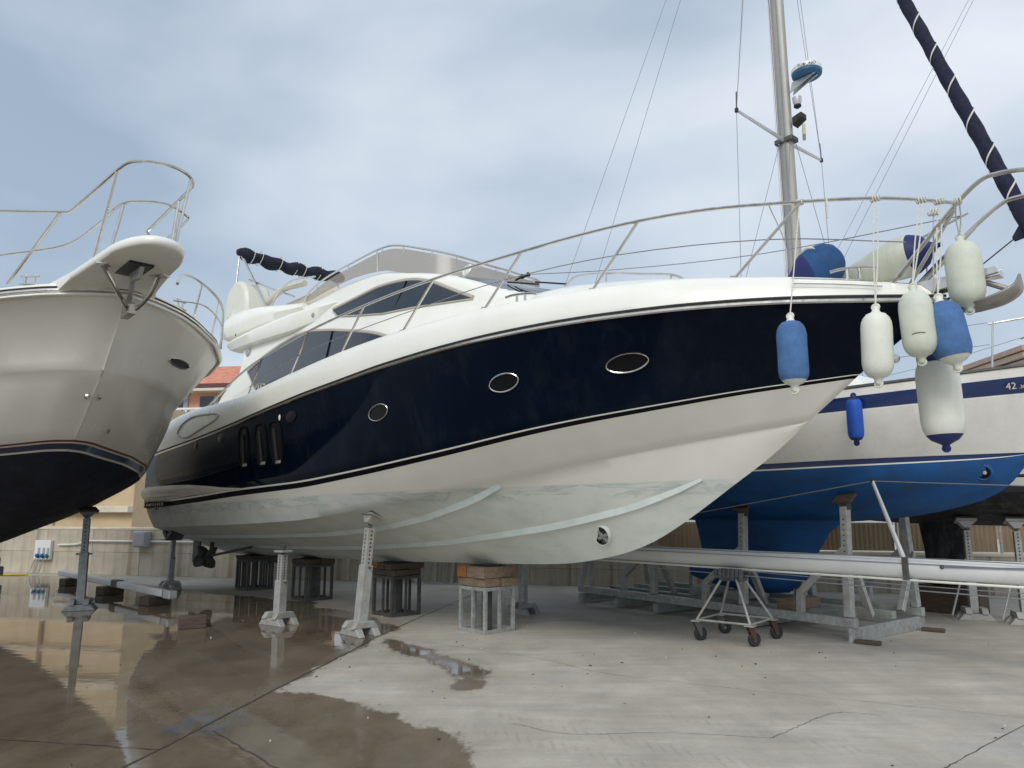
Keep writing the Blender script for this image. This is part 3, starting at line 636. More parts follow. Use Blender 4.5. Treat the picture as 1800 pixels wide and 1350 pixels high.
# ------------------------------------------------------------------ deckhouse
HW = [(-6, 1.74), (-5, 1.74), (-3, 1.69), (-1, 1.58), (0, 1.47), (1, 1.3), (2, 1.02), (2.6, .8)]
HU = [(-6, 1.6), (-5, 1.6), (-3, 1.55), (-1, 1.42), (0, 1.29), (1, 1.12), (2, .86), (2.6, .65)]
HZ = [(-5.2, 4.95), (-3.8, 5.24), (-2.6, 5.33), (-2.0, 5.44), (-1.35, 5.44), (-1.0, 5.42), (-.55, 5.32), (.35, 5.09), (.72, 4.95), (1.15, 4.77), (1.4, 4.64), (1.9, 4.48), (2.4, 4.3)]
hz = smooth_tab(HZ, -5.2, 2.4, 60, .15)
def ht(s, z): return T1(HW, s) + (T1(HU, s) - T1(HW, s)) * (z - 4.3) / .75
mb = MB(); rws = []
for s, zh in hz[:, [0, 1]]:
    z0 = T1(DECK, s, 2) - .12; r_ = .13; row = []; zc = zh + T1([(-5, .02), (0, .06), (.8, .14), (1.6, .2), (2.4, .22)], s)
    half = [(ht(s, z), z) for z in np.linspace(z0, max(z0 + .02, zh - r_), 7)]; te = ht(s, zh - r_)
    for a in (25, 50, 75): half.append((te - r_ * (1 - math.cos(R(a))), zh - r_ + r_ * math.sin(R(a))))
    for f in (.25, .5, .75, 1): half.append(((te - r_) * (1 - f), zh + (zc - zh) * (1 - (1 - f) ** 2)))
    row = [(s, -t, z) for t, z in half] + [(s, t, z) for t, z in half[-2::-1]]; rws.append(row)
mb.grid(rws); mb.add(rws[0], [tuple(range(len(rws[0])))])
house = mb.build('deckhouse', WHITE, Y1, 40)
def window(nm, top, bot, sg, mull=(), lift=.012, frame=.028):
    tp = np.array(top); bt = np.array(bot); s0, s1 = tp[0, 0], tp[-1, 0]; A = []; 
    tt = smooth_tab(tp, s0, s1, 40, .1); ss = tt[:, 0]
    cols = []
    for s, zt in tt:
        zb = min(float(np.interp(s, bt[:, 0], bt[:, 1])), zt - .002); cols.append([(s, sg * (ht(s, z) + lift), z) for z in np.linspace(zb, zt, 8)])
    w = MB().grid(cols).build(nm, GLASS, house, 60)
    rim = [c[-1] for c in cols]; rimb = [c[0] for c in cols]
    MB().tube([(a, b_ , c + frame * .6) for a, b_, c in rim], frame, 6, ry=.8).build('frame', FRAME, w)
    MB().tube(rimb, .012, 6).build('lower_frame', FRAME, w)
    for s, ds in mull:
        zt = float(np.interp(s, tt[:, 0], tt[:, 1])); zb = float(np.interp(s, bt[:, 0], bt[:, 1]))
        MB().beam((s, sg * (ht(s, zt) + lift + .003), zt), (s - ds, sg * (ht(s, zb) + lift + .003), zb), .03, .012).build('mullion', BLACK, w, 0)
    return w
for sg in (-1, 1):
    window('saloon_window', [(-4.8, 4.27), (-4.28, 4.48), (-3.75, 4.61), (-3.15, 4.71), (-2.63, 4.69), (-2.04, 4.6), (-1.23, 4.44), (-.76, 4.33), (-.45, 4.22)], [(-4.8, 4.26), (-4.27, 3.85), (-3.2, 3.92), (-2, 4.05), (-1, 4.12), (-.45, 4.2)], sg, [(-2.0, .0)])
    window('upper_window', [(-2.14, 4.98), (-1.33, 5.08), (-1.04, 5.12), (-.75, 5.13), (-.34, 5.11), (-.03, 5.05), (.28, 4.94), (.73, 4.72), (1.08, 4.56)], [(-2.14, 4.96), (-1.97, 4.84), (-1.31, 4.73), (-.73, 4.65), (-.1, 4.625), (1.08, 4.55)], sg, [(-.33, .17)])
# aft wing that carries the flybridge overhang
for sg in (-1, 1):
    pl = [(-5.41, 4.88), (-4.98, 4.36), (-5.42, 4.15), (-5.75, 3.95), (-5.95, 3.72), (-4.0, 3.72), (-3.9, 4.2), (-4.2, 4.88)]
    MB().prism([(s, sg * (ht(s, z) - .055), z) for s, z in pl], (0, sg * .06, 0)).build('wing_panel', WHITE, house, 0, .01)
    MB().lathe([(.001, .03), (.06, .025), (.085, .0)], (-5.0, sg * (ht(-5, 4.68) + .012), 4.68), 16, mat=Matrix.Rotation(R(90 * -sg), 3, 'X')).build('speaker', PLASTG, house)
    MB().lathe([(.001, .07), (.045, .06), (.055, .01), (.075, 0)], (-2.68, sg * (ht(-2.68, 4.98) + .005), 5.0), 16, mat=Matrix.Rotation(R(90 * -sg), 3, 'X')).build('side_lamp', LAMP, house)
# front windscreen and wipers, horns, horn ring
wsr = []
for s in np.linspace(.55, 2.05, 16):
    zh = float(np.interp(s, hz[:, 0], hz[:, 1])); r_ = .13; te = ht(s, zh - r_) - r_; zc = T1([(-5, .02), (0, .06), (.8, .14), (1.6, .2), (2.4, .22)], s)
    wsr.append([(s, u * te * .97, zh + zc * (1 - u * u) + .014) for u in np.linspace(-1, 1, 17)])
ws = MB().grid(wsr).build('windscreen', GLASS, house, 60)
for y in (-.7, -.15, .45):
    MB().tube([(1.9, y - .1, 4.78 if abs(y) < .5 else 4.66), (1.2, y, 4.99 if abs(y) < .5 else 4.87)], .012, 6).build('wiper', RUBBER, ws)
MB().lathe([(.075, -.02), (.1, 0), (.075, .02), (.06, 0), (.075, -.02)], (.55, -.9, 5.16), 20, mat=Matrix.Rotation(R(70), 3, 'X')).build('search_light_ring', ALUW, house)
for k in (0, 1): MB().lathe([(.014, 0), (.016, .09), (.035, .14), (.035, .145)], (1.2 + .12 * k, -.55, 4.93), 12, mat=Matrix.Rotation(R(80), 3, 'Y')).build('horn', RUBBER, house)
# ------------------------------------------------------------------ flybridge
def slab(nm, stations, mat):
    """stations: (s, t, zlo, zmid, zhi)"""
    rws = []
    A = smooth_tab(stations, stations[0][0], stations[-1][0], 40, .12)
    for s, t, a, m_, b_ in A:
        h = b_ - a; half = [(0, a), (t * .7, a), (t - .22, a + h * .02), (t - .07, a + h * .12), (t, m_), (t - .02, m_ + (b_ - m_) * .5), (t - .09, m_ + (b_ - m_) * .88), (t - .2, b_), (t * .5, b_), (0, b_)]
        rws.append([(s, -y, z) for y, z in half] + [(s, y, z) for y, z in half[-2:0:-1]] + [(s, 0, a)])
    mb = MB().grid(rws); k = len(rws[0]) - 1
    mb.add(rws[0][:k], [tuple(range(k))]); mb.add(rws[-1][:k], [tuple(range(k))]); return mb.build(nm, mat, Y1, 45)
fly = slab('flybridge_overhang', [(-5.92, 1.72, 4.86, 4.93, 4.99), (-5.75, 1.82, 4.79, 4.93, 5.02), (-5.2, 1.85, 4.79, 4.95, 5.04), (-4.2, 1.83, 4.77, 4.99, 5.10), (-3.3, 1.76, 4.76, 5.03, 5.14), (-2.6, 1.62, 4.85, 5.08, 5.17), (-2.0, 1.46, 5.0, 5.12, 5.19), (-1.4, 1.32, 5.1, 5.15, 5.2)], WHITE)
fm = slab('flybridge_moulding', [(-6.42, 1.66, 5.18, 5.25, 5.34), (-6.3, 1.78, 5.10, 5.26, 5.50), (-5.9, 1.82, 5.05, 5.27, 5.60), (-5.3, 1.8, 5.06, 5.28, 5.60), (-4.6, 1.75, 5.10, 5.30, 5.54), (-3.8, 1.66, 5.13, 5.26, 5.42), (-3.1, 1.6, 5.14, 5.22, 5.32)], WHITE)
for s, z in ((-5.3, 5.06),): MB().lathe([(.001, .012), (.03, 0)], (s, -1.82, z), 10, mat=Matrix.Rotation(R(90), 3, 'X')).build('drain_fitting', RUBBER, fm)
MB().box((-5.35, 0, 4.60), (.22, 2.9, .2)).build('rolled_curtain', CLOTH, Y1, 0, .05)
MB().lathe([(.08, 0), (.09, .05), (.05, .12), (.001, .14)], (-6.2, -1.55, 5.56), 16, mat=Matrix.Rotation(R(-35), 3, 'Y')).build('stern_light', STEEL, fm)
# seat backs and arch fin on the flybridge
fin = MB(); prof = cat([(-6.45, 0, 5.50), (-6.42, 0, 5.95), (-6.3, 0, 6.2), (-5.95, 0, 6.33), (-5.6, 0, 6.2), (-5.42, 0, 5.9), (-5.38, 0, 5.48)], 5)
fin.prism([(p.x, -1.62, p.z) for p in prof], (0, .55, 0)); fin.build('flybridge_fin', M('fin_cream_gelcoat', (.66, .66, .58), .4, var=.04), Y1, 40, .07)
MB().box((-3.9, -.9, 5.55), (1.7, .5, .34)).build('flybridge_seat', SEAT, Y1, 30, .1)
MB().tube(cat([(-4.9, -1.45, 5.64), (-4.4, -1.35, 5.86), (-3.6, -1.3, 5.82)], 6), .06, 8).build('seat_roll', SEAT, Y1)
# flybridge wind screen wrapped round the front
PATH = [(-3.1, 1.52, 5.30, 5.41), (-2.45, 1.5, 5.36, 5.57), (-1.64, 1.44, 5.43, 5.67), (-.95, 1.36, 5.40, 5.745), (-.57, 1.3, 5.30, 5.70), (-.1, 1.19, 5.18, 5.55), (.2, 1.02, 5.09, 5.45), (.38, .78, 5.05, 5.38), (.46, .5, 5.06, 5.34), (.49, .25, 5.08, 5.33), (.5, 0, 5.09, 5.33)]
half = cat([Vector(p[:3]) for p in PATH], 5); halft = cat([Vector((p[0] - .06, p[1] - .03, p[3])) for p in PATH], 5)
bt = [(p.x, -p.y, p.z) for p in half] + [(p.x, p.y, p.z) for p in half[-2::-1]]; tp = [(p.x, -p.y, p.z) for p in halft] + [(p.x, p.y, p.z) for p in halft[-2::-1]]
fs = MB().grid([bt, [lerp(np.array(a), np.array(b_), .5) for a, b_ in zip(bt, tp)], tp]).build('flybridge_screen', SMOKE, Y1, 60)
rl = [(x, y * 1.01, z + .05) for x, y, z in tp]; rl[0] = (rl[0][0] - .05, rl[0][1], rl[0][2] - .12); rl[-1] = (rl[-1][0] - .05, rl[-1][1], rl[-1][2] - .12)
MB().tube(rl, .016, 6).build('screen_rail', STEEL, fs)
for i in range(3, len(rl) - 3, 6): MB().tube([rl[i], (tp[i][0], tp[i][1], tp[i][2] - .06)], .012, 6).build('screen_clip', STEEL, fs)
for i in (14, 86): MB().tube([rl[i], bt[i]], .014, 6).build('screen_post', STEEL, fs)
# folded bimini on its poles
bi = MB(); P = []
for k in range(41):
    u = k / 40; y = -1.55 + 2.35 * u; P.append((-6.15 + .25 * u, y, 7.02 - .10 * u - .07 * math.sin(u * math.pi) + .02 * math.sin(u * 37)))
bim = bi.tube(P, lambda u: .13 * (.75 + .35 * abs(math.sin(u * math.pi * 4.5 + .4))) * min(1, .5 + u * 8) * min(1, .5 + (1 - u) * 8), 12, ry=1.25).build('bimini_roll', CLOTH, Y1, 60)
for k in (5, 8, 15, 21, 24, 30): MB().tube([(P[k][0] + .165 * math.cos(a), P[k][1] + .04 * math.sin(a), P[k][2] + .165 * math.sin(a)) for a in np.linspace(0, 6.28, 15)[:-1]], .007, 5, closed=True).build('strap', ROPE, bim)
for a, b_ in (((-6.15, -1.5, 6.95), (-6.0, -1.62, 5.6)), ((-6.1, -1.48, 6.95), (-4.55, -1.55, 5.48)), ((-6.0, -1.46, 6.85), (-4.65, -1.5, 5.5)), ((-5.6, -1.5, 6.3), (-3.9, -1.35, 5.62)), ((-6.1, .75, 6.85), (-6.0, 1.4, 5.5))):
    MB().tube([a, b_], .018, 6).build('bimini_pole', STEEL, bim)
MB().tube(cat([(-4.5, -1.5, 5.5), (-4.3, -1.48, 5.75), (-3.8, -1.45, 5.88), (-3.0, -1.42, 5.78)], 6), .018, 6).build('flybridge_hoop', STEEL, Y1)
# ------------------------------------------------------------------ rails
ST = [(-9, 1.8), (-6, 2.0), (-3, 2.1), (0, 2.05), (2, 1.85), (4, 1.3), (5.3, .7), (6.2, .3), (6.7, .2)]
RT = [(-5.95, 3.72), (-4.9, 4.02), (-4.27, 4.17), (-3.5, 4.29), (-1.88, 4.48), (-.32, 4.58), (1.14, 4.66), (2.52, 4.72), (3.2, 4.77), (3.92, 4.79), (4.62, 4.80), (5.4, 4.74), (5.92, 4.68), (6.27, 4.6), (6.66, 4.46)]
for sg in (-1,):
    MB().tube(cat([(s, sg * T1(ST, s), z) for s, z in RT], 5), .019, 8).build('guard_rail', STEEL, Y1)
    MB().tube(cat([(s, sg * (T1(ST, s) - .01), z) for s, z in ((-4.0, 3.86), (-2.9, 4.05), (-1.2, 4.22), (.9, 4.33), (2.3, 4.42), (3.7, 4.46), (5.1, 4.40), (6.2, 4.2))], 4), .006, 5).build('guard_wire', WIRE, Y1)
    for (a, za), (b_, zb) in (((-4.07, 3.66), (-3.5, 4.29)), ((-2.46, 3.83), (-1.88, 4.48)), ((-.96, 3.95), (-.32, 4.58)), ((.52, 4.04), (1.14, 4.66)), ((1.98, 4.09), (2.52, 4.72)), ((3.35, 4.09), (3.92, 4.79)), ((4.76, 4.02), (5.4, 4.74))):
        ta = min(T1(ST, a), T1(DECK, a)); st = MB().tube([(a, sg * ta, za), (b_, sg * T1(ST, b_), zb)], .0165, 8).build('stanchion', STEEL, Y1)
        MB().lathe([(.045, -.02), (.04, .02), (.022, .05)], (a, sg * ta, za), 10).build('stanchion_foot', STEEL, st)
# pulpit: two legs sweeping forward into a loop over the anchor
PS = [(6.03, -.22, 3.85), (6.4, -.28, 4.2), (6.68, -.33, 4.45), (6.86, -.35, 4.57), (6.98, -.35, 4.585), (7.15, -.33, 4.57), (7.32, -.2, 4.56), (7.36, 0, 4.56)]
loop = cat(PS, 6); loop = loop + [Vector((p.x, -p.y, p.z)) for p in loop[-2::-1]]
MB().tube(loop, .021, 8).build('pulpit', STEEL, Y1)
for sg in (-1, 1): MB().tube([(6.15, sg * .12, 3.84), (6.62, sg * .30, 4.38)], .017, 8).build('pulpit_brace', STEEL, Y1)
# cleats and fairleads
def cleat(s, t, z, l, rz=0):
    mb = MB(); c, sn = math.cos(rz), math.sin(rz)
    mb.tube(cat([(s - l / 2 * c, -t - l / 2 * sn, z + .065), (s - l / 4 * c, -t - l / 4 * sn, z + .085), (s + l / 4 * c, -t + l / 4 * sn, z + .085), (s + l / 2 * c, -t + l / 2 * sn, z + .065)], 4), .016, 8, ry=1.2)
    for k in (-1, 1): mb.tube([(s + k * l * .13 * c, -t + k * l * .13 * sn, z - .03), (s + k * l * .13 * c, -t + k * l * .13 * sn, z + .085)], .016, 8)
    return mb.build('cleat', STEEL, Y1)
cleat(5.72, .33, 3.97, .42, .5); cleat(2.42, 1.62, 4.16, .40, .4); cleat(-3.75, 1.98, 3.80, .36, 0)
# anchor on its bow roller
an = MB(); an.box((6.55, 0, 3.80), (.62, .13, .05)); an.prism([(6.2, -.08, 3.72), (6.85, -.08, 3.80), (6.85, -.08, 3.86), (6.2, -.08, 3.86)], (0, .02, 0)); an.prism([(6.2, .06, 3.72), (6.85, .06, 3.80), (6.85, .06, 3.86), (6.2, .06, 3.86)], (0, .02, 0))
ar = an.build('anchor_roller', STEEL, Y1, 0, .006)
fl = MB()
A = cat([(6.45, -.02, 3.62), (6.6, -.17, 3.55), (6.8, -.20, 3.56), (6.97, -.15, 3.64), (7.0, 0, 3.77)], 5); B = [Vector((p.x, -p.y, p.z)) for p in A]
cl = [Vector((p.x, 0, p.z - .07 + .05 * (i / len(A)))) for i, p in enumerate(A)]
fl.grid([A, cl, B]); fl.tube([(6.3, 0, 3.80), (6.75, 0, 3.74), (6.95, 0, 3.62)], .026, 8)
anc = fl.build('anchor', M('galvanised_anchor', (.33, .31, .28), .5, .6, var=.2, scale=8), ar, 40); sdm = anc.modifiers.new('solid', 'SOLIDIFY'); sdm.thickness = .02
for dz in (0, .045): MB().tube(cat([(5.35, -(.86 - dz * .4), 3.92 - dz), (5.7, -.62, 3.88 - dz), (6.0, -.4, 3.84 - dz)], 5), .006, 5).build('scuff_strip', STEEL, hull)
MB().lathe([(.03, 0), (.045, .012), (.0, .02)], (5.93, -.02, 3.17), 12, mat=Matrix.Rotation(R(90), 3, 'X')).build('bow_eye', STEEL, hull)
# propellers, shafts, rudders, trim tabs
for sg in (-1, 1):
    t_ = sg * .85
    MB().tube([(-6.2, t_, 1.0), (-8.55, t_, .70)], .028, 8).build('shaft', DSTEEL, Y1)
    MB().beam((-8.25, t_, .74), (-8.2, t_, 1.12), .09, .03).build('shaft_bracket', DSTEEL, Y1, 0)
    pr = MB().lathe([(.0, -.11), (.05, -.07), (.065, .02), (.05, .1)], (-8.55, t_, .70), 14, mat=Matrix.Rotation(R(83), 3, 'Y')).build('propeller_hub', DSTEEL, Y1)
    for k in range(4):
        mb = MB(); a0 = k * math.pi / 2 + .5; rr = []
        for f in np.linspace(0, 1, 7):
            rad = .05 + .25 * f; w = .17 * math.sin(math.pi * (.18 + .74 * f)) ** .7; tw = 1.0 - .55 * f
            row = []
            for u in (-1, 0, 1):
                x = u * w * math.cos(tw); d = u * w * math.sin(tw) + f * f * .05
                row.append((-8.55 + x * .6, t_ + rad * math.cos(a0) - d * math.sin(a0), .70 + rad * math.sin(a0) + d * math.cos(a0)))
            rr.append(row)
        b_ = mb.grid(rr).build('blade', DSTEEL, pr, 60); so_ = b_.modifiers.new('solid', 'SOLIDIFY'); so_.thickness = .014
    MB().prism([(-9.28, t_ - .02, 1.2), (-8.9, t_ - .02, 1.2), (-8.86, t_ - .02, .55), (-9.3, t_ - .02, .55)], (0, .04, 0)).build('rudder', DSTEEL, Y1, 0, .012)
    MB().box((-9.68, sg * 1.1, 1.08), (.6, .8, .03)).build('trim_tab', GALV, Y1, 0, .006)
    MB().tube([(-9.42, sg * 1.1, 1.25), (-9.8, sg * 1.1, 1.1)], .03, 8).build('trim_ram', DSTEEL, Y1)
# ================================================================== SUPPORTS UNDER THE NAVY YACHT
def keel_stand(s, top, half, nb, label, mat, wood, rot=0):
    w = Vector((-.37, 11.28, 0)) + Vector((HD[0], HD[1], 0)).normalized() * s
    k = thing('keel_stand', label, 'keel stand', w, YAW + rot, 'steel frame stands under the keel of the navy yacht')
    wh = sum(h for h, _ in wood); h = top - wh
    for sx in (-1, 1):
        for sy in (-1, 1): MB().box((sx * half, sy * half, h / 2), (.05, .05, h)).build('post', mat, k, 0, .004)
    for z in (.025, h - .03):
        for sg in (-1, 1):
            MB().box((0, sg * half, z), (half * 2 + .05 - .004, .046, .05)).build('rail', mat, k, 0, .004)
            MB().box((sg * half, 0, z), (.046, half * 2 - .052, .05)).build('rail', mat, k, 0, .004)
    for i in range(nb):
        u = -half + 2 * half * (i + 1) / (nb + 1)
        for sg in (-1, 1):
            MB().box((u, sg * half, h / 2), (.036, .036, h - .1)).build('bar', mat, k, 0)
            MB().box((sg * half, u, h / 2), (.036, .036, h - .1)).build('bar', mat, k, 0)
    MB().box((0, 0, h / 2), (.11, .11, h - .02)).build('centre_post', DSTEEL, k, 0, .004)
    z = h
    for i, (hh, m_) in enumerate(wood):
        n_ = 2 if i % 2 == 0 else 3
        for j in range(n_):
            wd = (half * 2 + .06) / n_; u = -half - .03 + wd * (j + .5); d = (half * 2 + random.uniform(.04, .16), wd - .012, hh - .006)
            c = (random.uniform(-.02, .02), u, z + hh / 2) if i % 2 == 0 else (u, random.uniform(-.02, .02), z + hh / 2)
            if i % 2: d = (d[1], d[0], d[2])
            MB().box(c, d).build('timber_block', m_[j % len(m_)], k, 0, .006)
        z += hh
    MB().box((0, 0, z + .004), (half * 1.5, half * 1.2, .022)).build('rubber_pad', RUBBER, k, 0)
keel_stand(0, .925, .27, 1, 'grey steel keel stand with two layers of orange-ended timber', GALV, [(.12, [WOOD, WOOD]), (.16, [WOODO, WOOD, WOOD])])
keel_stand(-2.32, .855, .27, 1, 'dark steel keel stand with one orange timber among dark blocks', DSTEEL, [(.1, [WOODD]), (.1, [WOODO, WOODD, WOODD])])
keel_stand(-5.23, .785, .27, 1, 'dark steel keel stand with reddish-brown timber cap, between two others', DSTEEL, [(.1, [WOODD])])
keel_stand(-7.86, .73, .28, 3, 'dark steel keel stand with close-set bars nearest the propellers', DSTEEL, [(.06, [WOODD])])
def jack(label, loc, top, lean=(0, 0), rz=0, mat=GALV, head='pad', wide=.1, tilt=0, screw=.16, yaw_pad=0):
    j = thing('boat_jack', label, 'boat jack', (loc[0], loc[1], 0), rz)
    for sg in (-1, 1):                                   # long lower feet, short upper feet, folded channel
        MB().prism([(-.265, sg * .13 - .045, .0), (.265, sg * .13 - .045, 0), (.18, sg * .13 - .045, .10), (-.18, sg * .13 - .045, .10)], (0, .1, 0)).build('foot', mat, j, 0, .006)
        MB().prism([(sg * .115 - .045, -.21, .102), (sg * .115 - .045, .21, .102), (sg * .115 - .045, .14, .19), (sg * .115 - .045, -.14, .19)], (.09, 0, 0)).build('cross_foot', mat, j, 0, .006)
    t = Vector((lean[0], lean[1], top)); b0 = Vector((0, 0, .1)); ax = (t - b0)
    body = top - screw - .03; mid = b0 + ax * (.55); sc0 = b0 + ax * ((body - .1) / (top - .1))
    MB().beam(b0, mid, wide * 1.18, wide * 1.18, up=(0, 1, 0)).build('column', mat, j, 0, .008)
    MB().beam(mid - ax * .02, sc0, wide * .92, wide * .92, up=(0, 1, 0)).build('inner_column', mat, j, 0, .006)
    d = ax.normalized(); yv = Vector((1, 0, 0)).cross(d).normalized()
    for k in range(9):
        p = mid + (sc0 - mid) * ((k + .6) / 9.4)
        for sg in (-1, 1):
            MB().lathe([(.0, .0), (.013, .0)], p + yv * (sg * (wide * .46 + .002)), 8, mat=yv.to_track_quat('Z', 'Y').to_matrix()).build('pin_hole', DARKG, j, 0)
            MB().lathe([(.0, .0), (.013, .0)], p + Vector((sg * (wide * .46 + .002), 0, 0)), 8, mat=Matrix.Rotation(R(90), 3, 'Y')).build('pin_hole', DARKG, j, 0)
    MB().tube([mid - Vector((.13, 0, .03)), mid + Vector((.13, 0, -.03))], .014, 6).build('locking_pin', DSTEEL, j)
    MB().tube([sc0 - d * .02, t], .026, 10).build('screw', DSTEEL, j)
    rt = Matrix.Rotation(yaw_pad, 3, 'Z') @ Matrix.Rotation(tilt, 3, 'X')
    if head == 'pad':
        MB().box(t + Vector((0, 0, .0)), (.3, .2, .035), mat=rt).build('pad_plate', mat, j, 0, .006)
        MB().box(t + rt @ Vector((0, 0, .03)), (.32, .22, .03), mat=rt).build('pad', WOODD, j, 0, .006)
        MB().prism([t + rt @ Vector(v) for v in ((-.12, -.06, -.02), (.12, -.06, -.02), (.04, -.04, -.12), (-.04, -.04, -.12))], rt @ Vector((0, .12, 0))).build('pad_bracket', mat, j, 0)
    elif head == 'vee':
        for sg in (-1, 1): MB().prism([t + rt @ Vector(v) for v in ((sg * .02, -.16, -.16), (sg * .30, -.16, .02), (sg * .22, -.16, .10), (sg * .02, -.16, -.02))], rt @ Vector((0, .32, 0))).build('vee_plate', DSTEEL, j, 0, .006)
    else:
        MB().box(t - Vector((0, 0, .02)), (.2, .2, .03)).build('pad_plate', mat, j, 0, .005); MB().box(t + Vector((0, 0, .04)), (.08, .06, .08)).build('pad_bracket', DSTEEL, j, 0, .005)
    return j
def y1w(s, t): return (-.37 + HD[0] / 1.0003 * s + HD[1] / 1.0003 * t, 11.28 + HD[1] / 1.0003 * s - HD[0] / 1.0003 * t)
jack('tall pale galvanised jack bracing the chine of the navy yacht', y1w(-.96, 1.55), 1.66, (.09, .07), YAW, GALVL, 'pad', .125, -.42, .15)
jack('short galvanised jack standing in the puddle beside the navy yacht', y1w(-2.64, 1.95), 1.12, (.02, 0), YAW + .2, GALVL, 'plate', .12, 0, .04)
jack('galvanised jack with vee head under the stern of the navy yacht', y1w(-9.0, 1.42), 1.22, (.03, .0), YAW, GALV, 'vee', .1, 0, .05)
jack('galvanised jack bracing the far side of the navy yacht on dry concrete', y1w(-.91, -1.62), 1.62, (0, 0), YAW, GALV, 'pad', .1, .42, .15)
# ================================================================== GREY-WHITE YACHT BESIDE IT
Y2 = thing('cruiser_yacht', 'large off-white motor cruiser with dark antifouling and bow platform', 'yacht', (-4.82, 9.0, 0), YAW)
def neg(tab): return [(-a, *r) for a, *r in tab][::-1]
SH2 = neg([(0, .02, 4.44), (.05, .13, 4.44), (.2, .42, 4.43), (.5, .82, 4.41), (.8, 1.12, 4.38), (1.5, 1.68, 4.31), (2.3, 2.1, 4.22), (3.2, 2.27, 4.15), (4.5, 2.3, 4.08), (8, 2.25, 3.98), (10.2, 2.15, 3.95)])
KN2 = neg([(.86, .0, 3.57), (.89, .14, 3.57), (.96, .28, 3.565), (1.1, .45, 3.56), (1.5, .82, 3.545), (2.3, 1.36, 3.51), (3.2, 1.78, 3.47), (4.5, 2.0, 3.40), (8, 2.1, 3.3), (10.2, 2.05, 3.3)])
WT2 = neg([(2.02, .0, 2.72), (2.05, .1, 2.72), (2.15, .25, 2.715), (2.5, .52, 2.68), (3.2, 1.12, 2.60), (4, 1.60, 2.51), (5, 1.90, 2.42), (6.5, 2.0, 2.33), (10.2, 2.0, 2.25)])
WB2 = neg([(2.42, .0, 2.58), (2.45, .1, 2.58), (2.55, .22, 2.575), (2.9, .5, 2.54), (3.5, 1.06, 2.47), (4.2, 1.52, 2.38), (5.1, 1.84, 2.29), (6.5, 1.95, 2.19), (10.2, 1.95, 2.1)])
KE2 = neg([(2.42, 0, 2.58), (2.9, 0, 2.30), (3.4, 0, 2.02), (4.2, 0, 1.72), (5, 0, 1.50), (6.5, 0, 1.2), (8, 0, 1.0), (9.7, 0, .86), (10.2, 0, .85)])
n2_ = 80; p_ = 2.4
a_, b_, c_, d_, k_ = (smooth_tab(t, -10.2, -e, n2_, g, p_) for t, e, g in ((SH2, 0, .06), (KN2, .86, .07), (WT2, 2.02, .07), (WB2, 2.42, .07), (KE2, 2.42, .12)))
k_[:, 1] = 0
for c in (a_, b_, c_, d_): c[-1, 1] = 0
top2 = a_.copy(); top2[:, 2] += .10; top2[:, 1] = np.maximum(top2[:, 1] - .05, 0)
q2 = np.linspace(0, 1, n2_); fl2 = -.10 * np.clip((q2 - .4) / .3, 0, 1) * np.clip((1.0 - q2) / .12, 0, 1)
up2 = [bulge(a_, b_, f, fl2) for f in np.linspace(0, 1, 9)]
kl = b_.copy(); kl[:, 1] = np.maximum(kl[:, 1] - .045, 0); kl[:, 2] -= .022
lw2 = [bulge(kl, c_, f, .05 * np.clip((1 - q2) / .2, 0, 1)) for f in np.linspace(0, 1, 7)]
rows = [top2] + up2 + [kl] + lw2[1:]; mats = [0] * (len(rows) - 1)
for f0, m_ in ((.17, 1), (.30, 0), (.82, 2), (1, 0)): rows.append(lerp(c_, d_, f0)); mats.append(m_)
bt2 = [bulge(d_, k_, f, .13 * d_[:, 1]) for f in np.linspace(0, 1, 9)]; rows += bt2[1:]; mats += [3] * 8
for r in rows: r[-1, 1] = 0
mb = MB(); hull_grid(mb, rows, mats); hull2 = mb.build('hull', [GREYHULL, REDBR, BLUEB, AFDARK], Y2, 125)
MB().grid([[(p[0], u * p[1], p[2] + .06 * (1 - u * u)) for p in top2] for u in np.linspace(-1, 1, 11)]).build('deck', WHITE, Y2, 50)
for nm, dz, dt, r_, m_ in (('rub_rail', .005, .012, .026, STEEL), ('rubber_strip', .04, .006, .017, RUBBER), ('toe_moulding', -.045, .0, .022, WHITE)):
    mb = MB(); L_ = [(p[0], -(p[1] + dt), p[2] + dz) for p in a_] + [(p[0], p[1] + dt, p[2] + dz) for p in a_[::-1]]
    mb.tube(L_, r_, 6).build(nm, m_, hull2)
def sk2(s, f, rowset=up2):
    i = min(int(f * (len(rowset) - 1)), len(rowset) - 2); g = f * (len(rowset) - 1) - i
    P = [np.array([s, np.interp(s, r[:, 0], r[:, 1]), np.interp(s, r[:, 0], r[:, 2])]) for r in (rowset[i], rowset[i + 1])]; return lerp(P[0], P[1], g)
for sg in (1,):
    for sc_, fc in ((-1.55, .52), (-3.6, .55)):
        c = sk2(sc_, fc); P = []
        for k in range(20):
            a = 2 * math.pi * k / 20; q_ = sk2(sc_ + .27 * math.cos(a), fc + .06 * math.sin(a) + .015 * math.cos(a)); P.append(Vector((q_[0], sg * (q_[1] + .012), q_[2] - .004)))
        cc = sum(P, Vector()) / 20
        ph = MB().add([cc] + P, [(0, 1 + i, 1 + (i + 1) % 20) for i in range(20)]).build('porthole', DARKG, hull2, 0); MB().tube(P, .012, 6, closed=True).build('rim', STEEL, ph)
for s, f, sg, rs in ((-1.28, .35, -1, lw2), (-2.05, .78, 1, lw2), (-1.28, .35, 1, lw2)):
    q_ = sk2(s, f, rs); MB().lathe([(.0, .03), (.03, .03), (.05, .0)], (q_[0], sg * q_[1], q_[2]), 12, mat=Matrix.Rotation(R(-90 * sg), 3, 'X')).build('skin_fitting', STEEL, hull2)
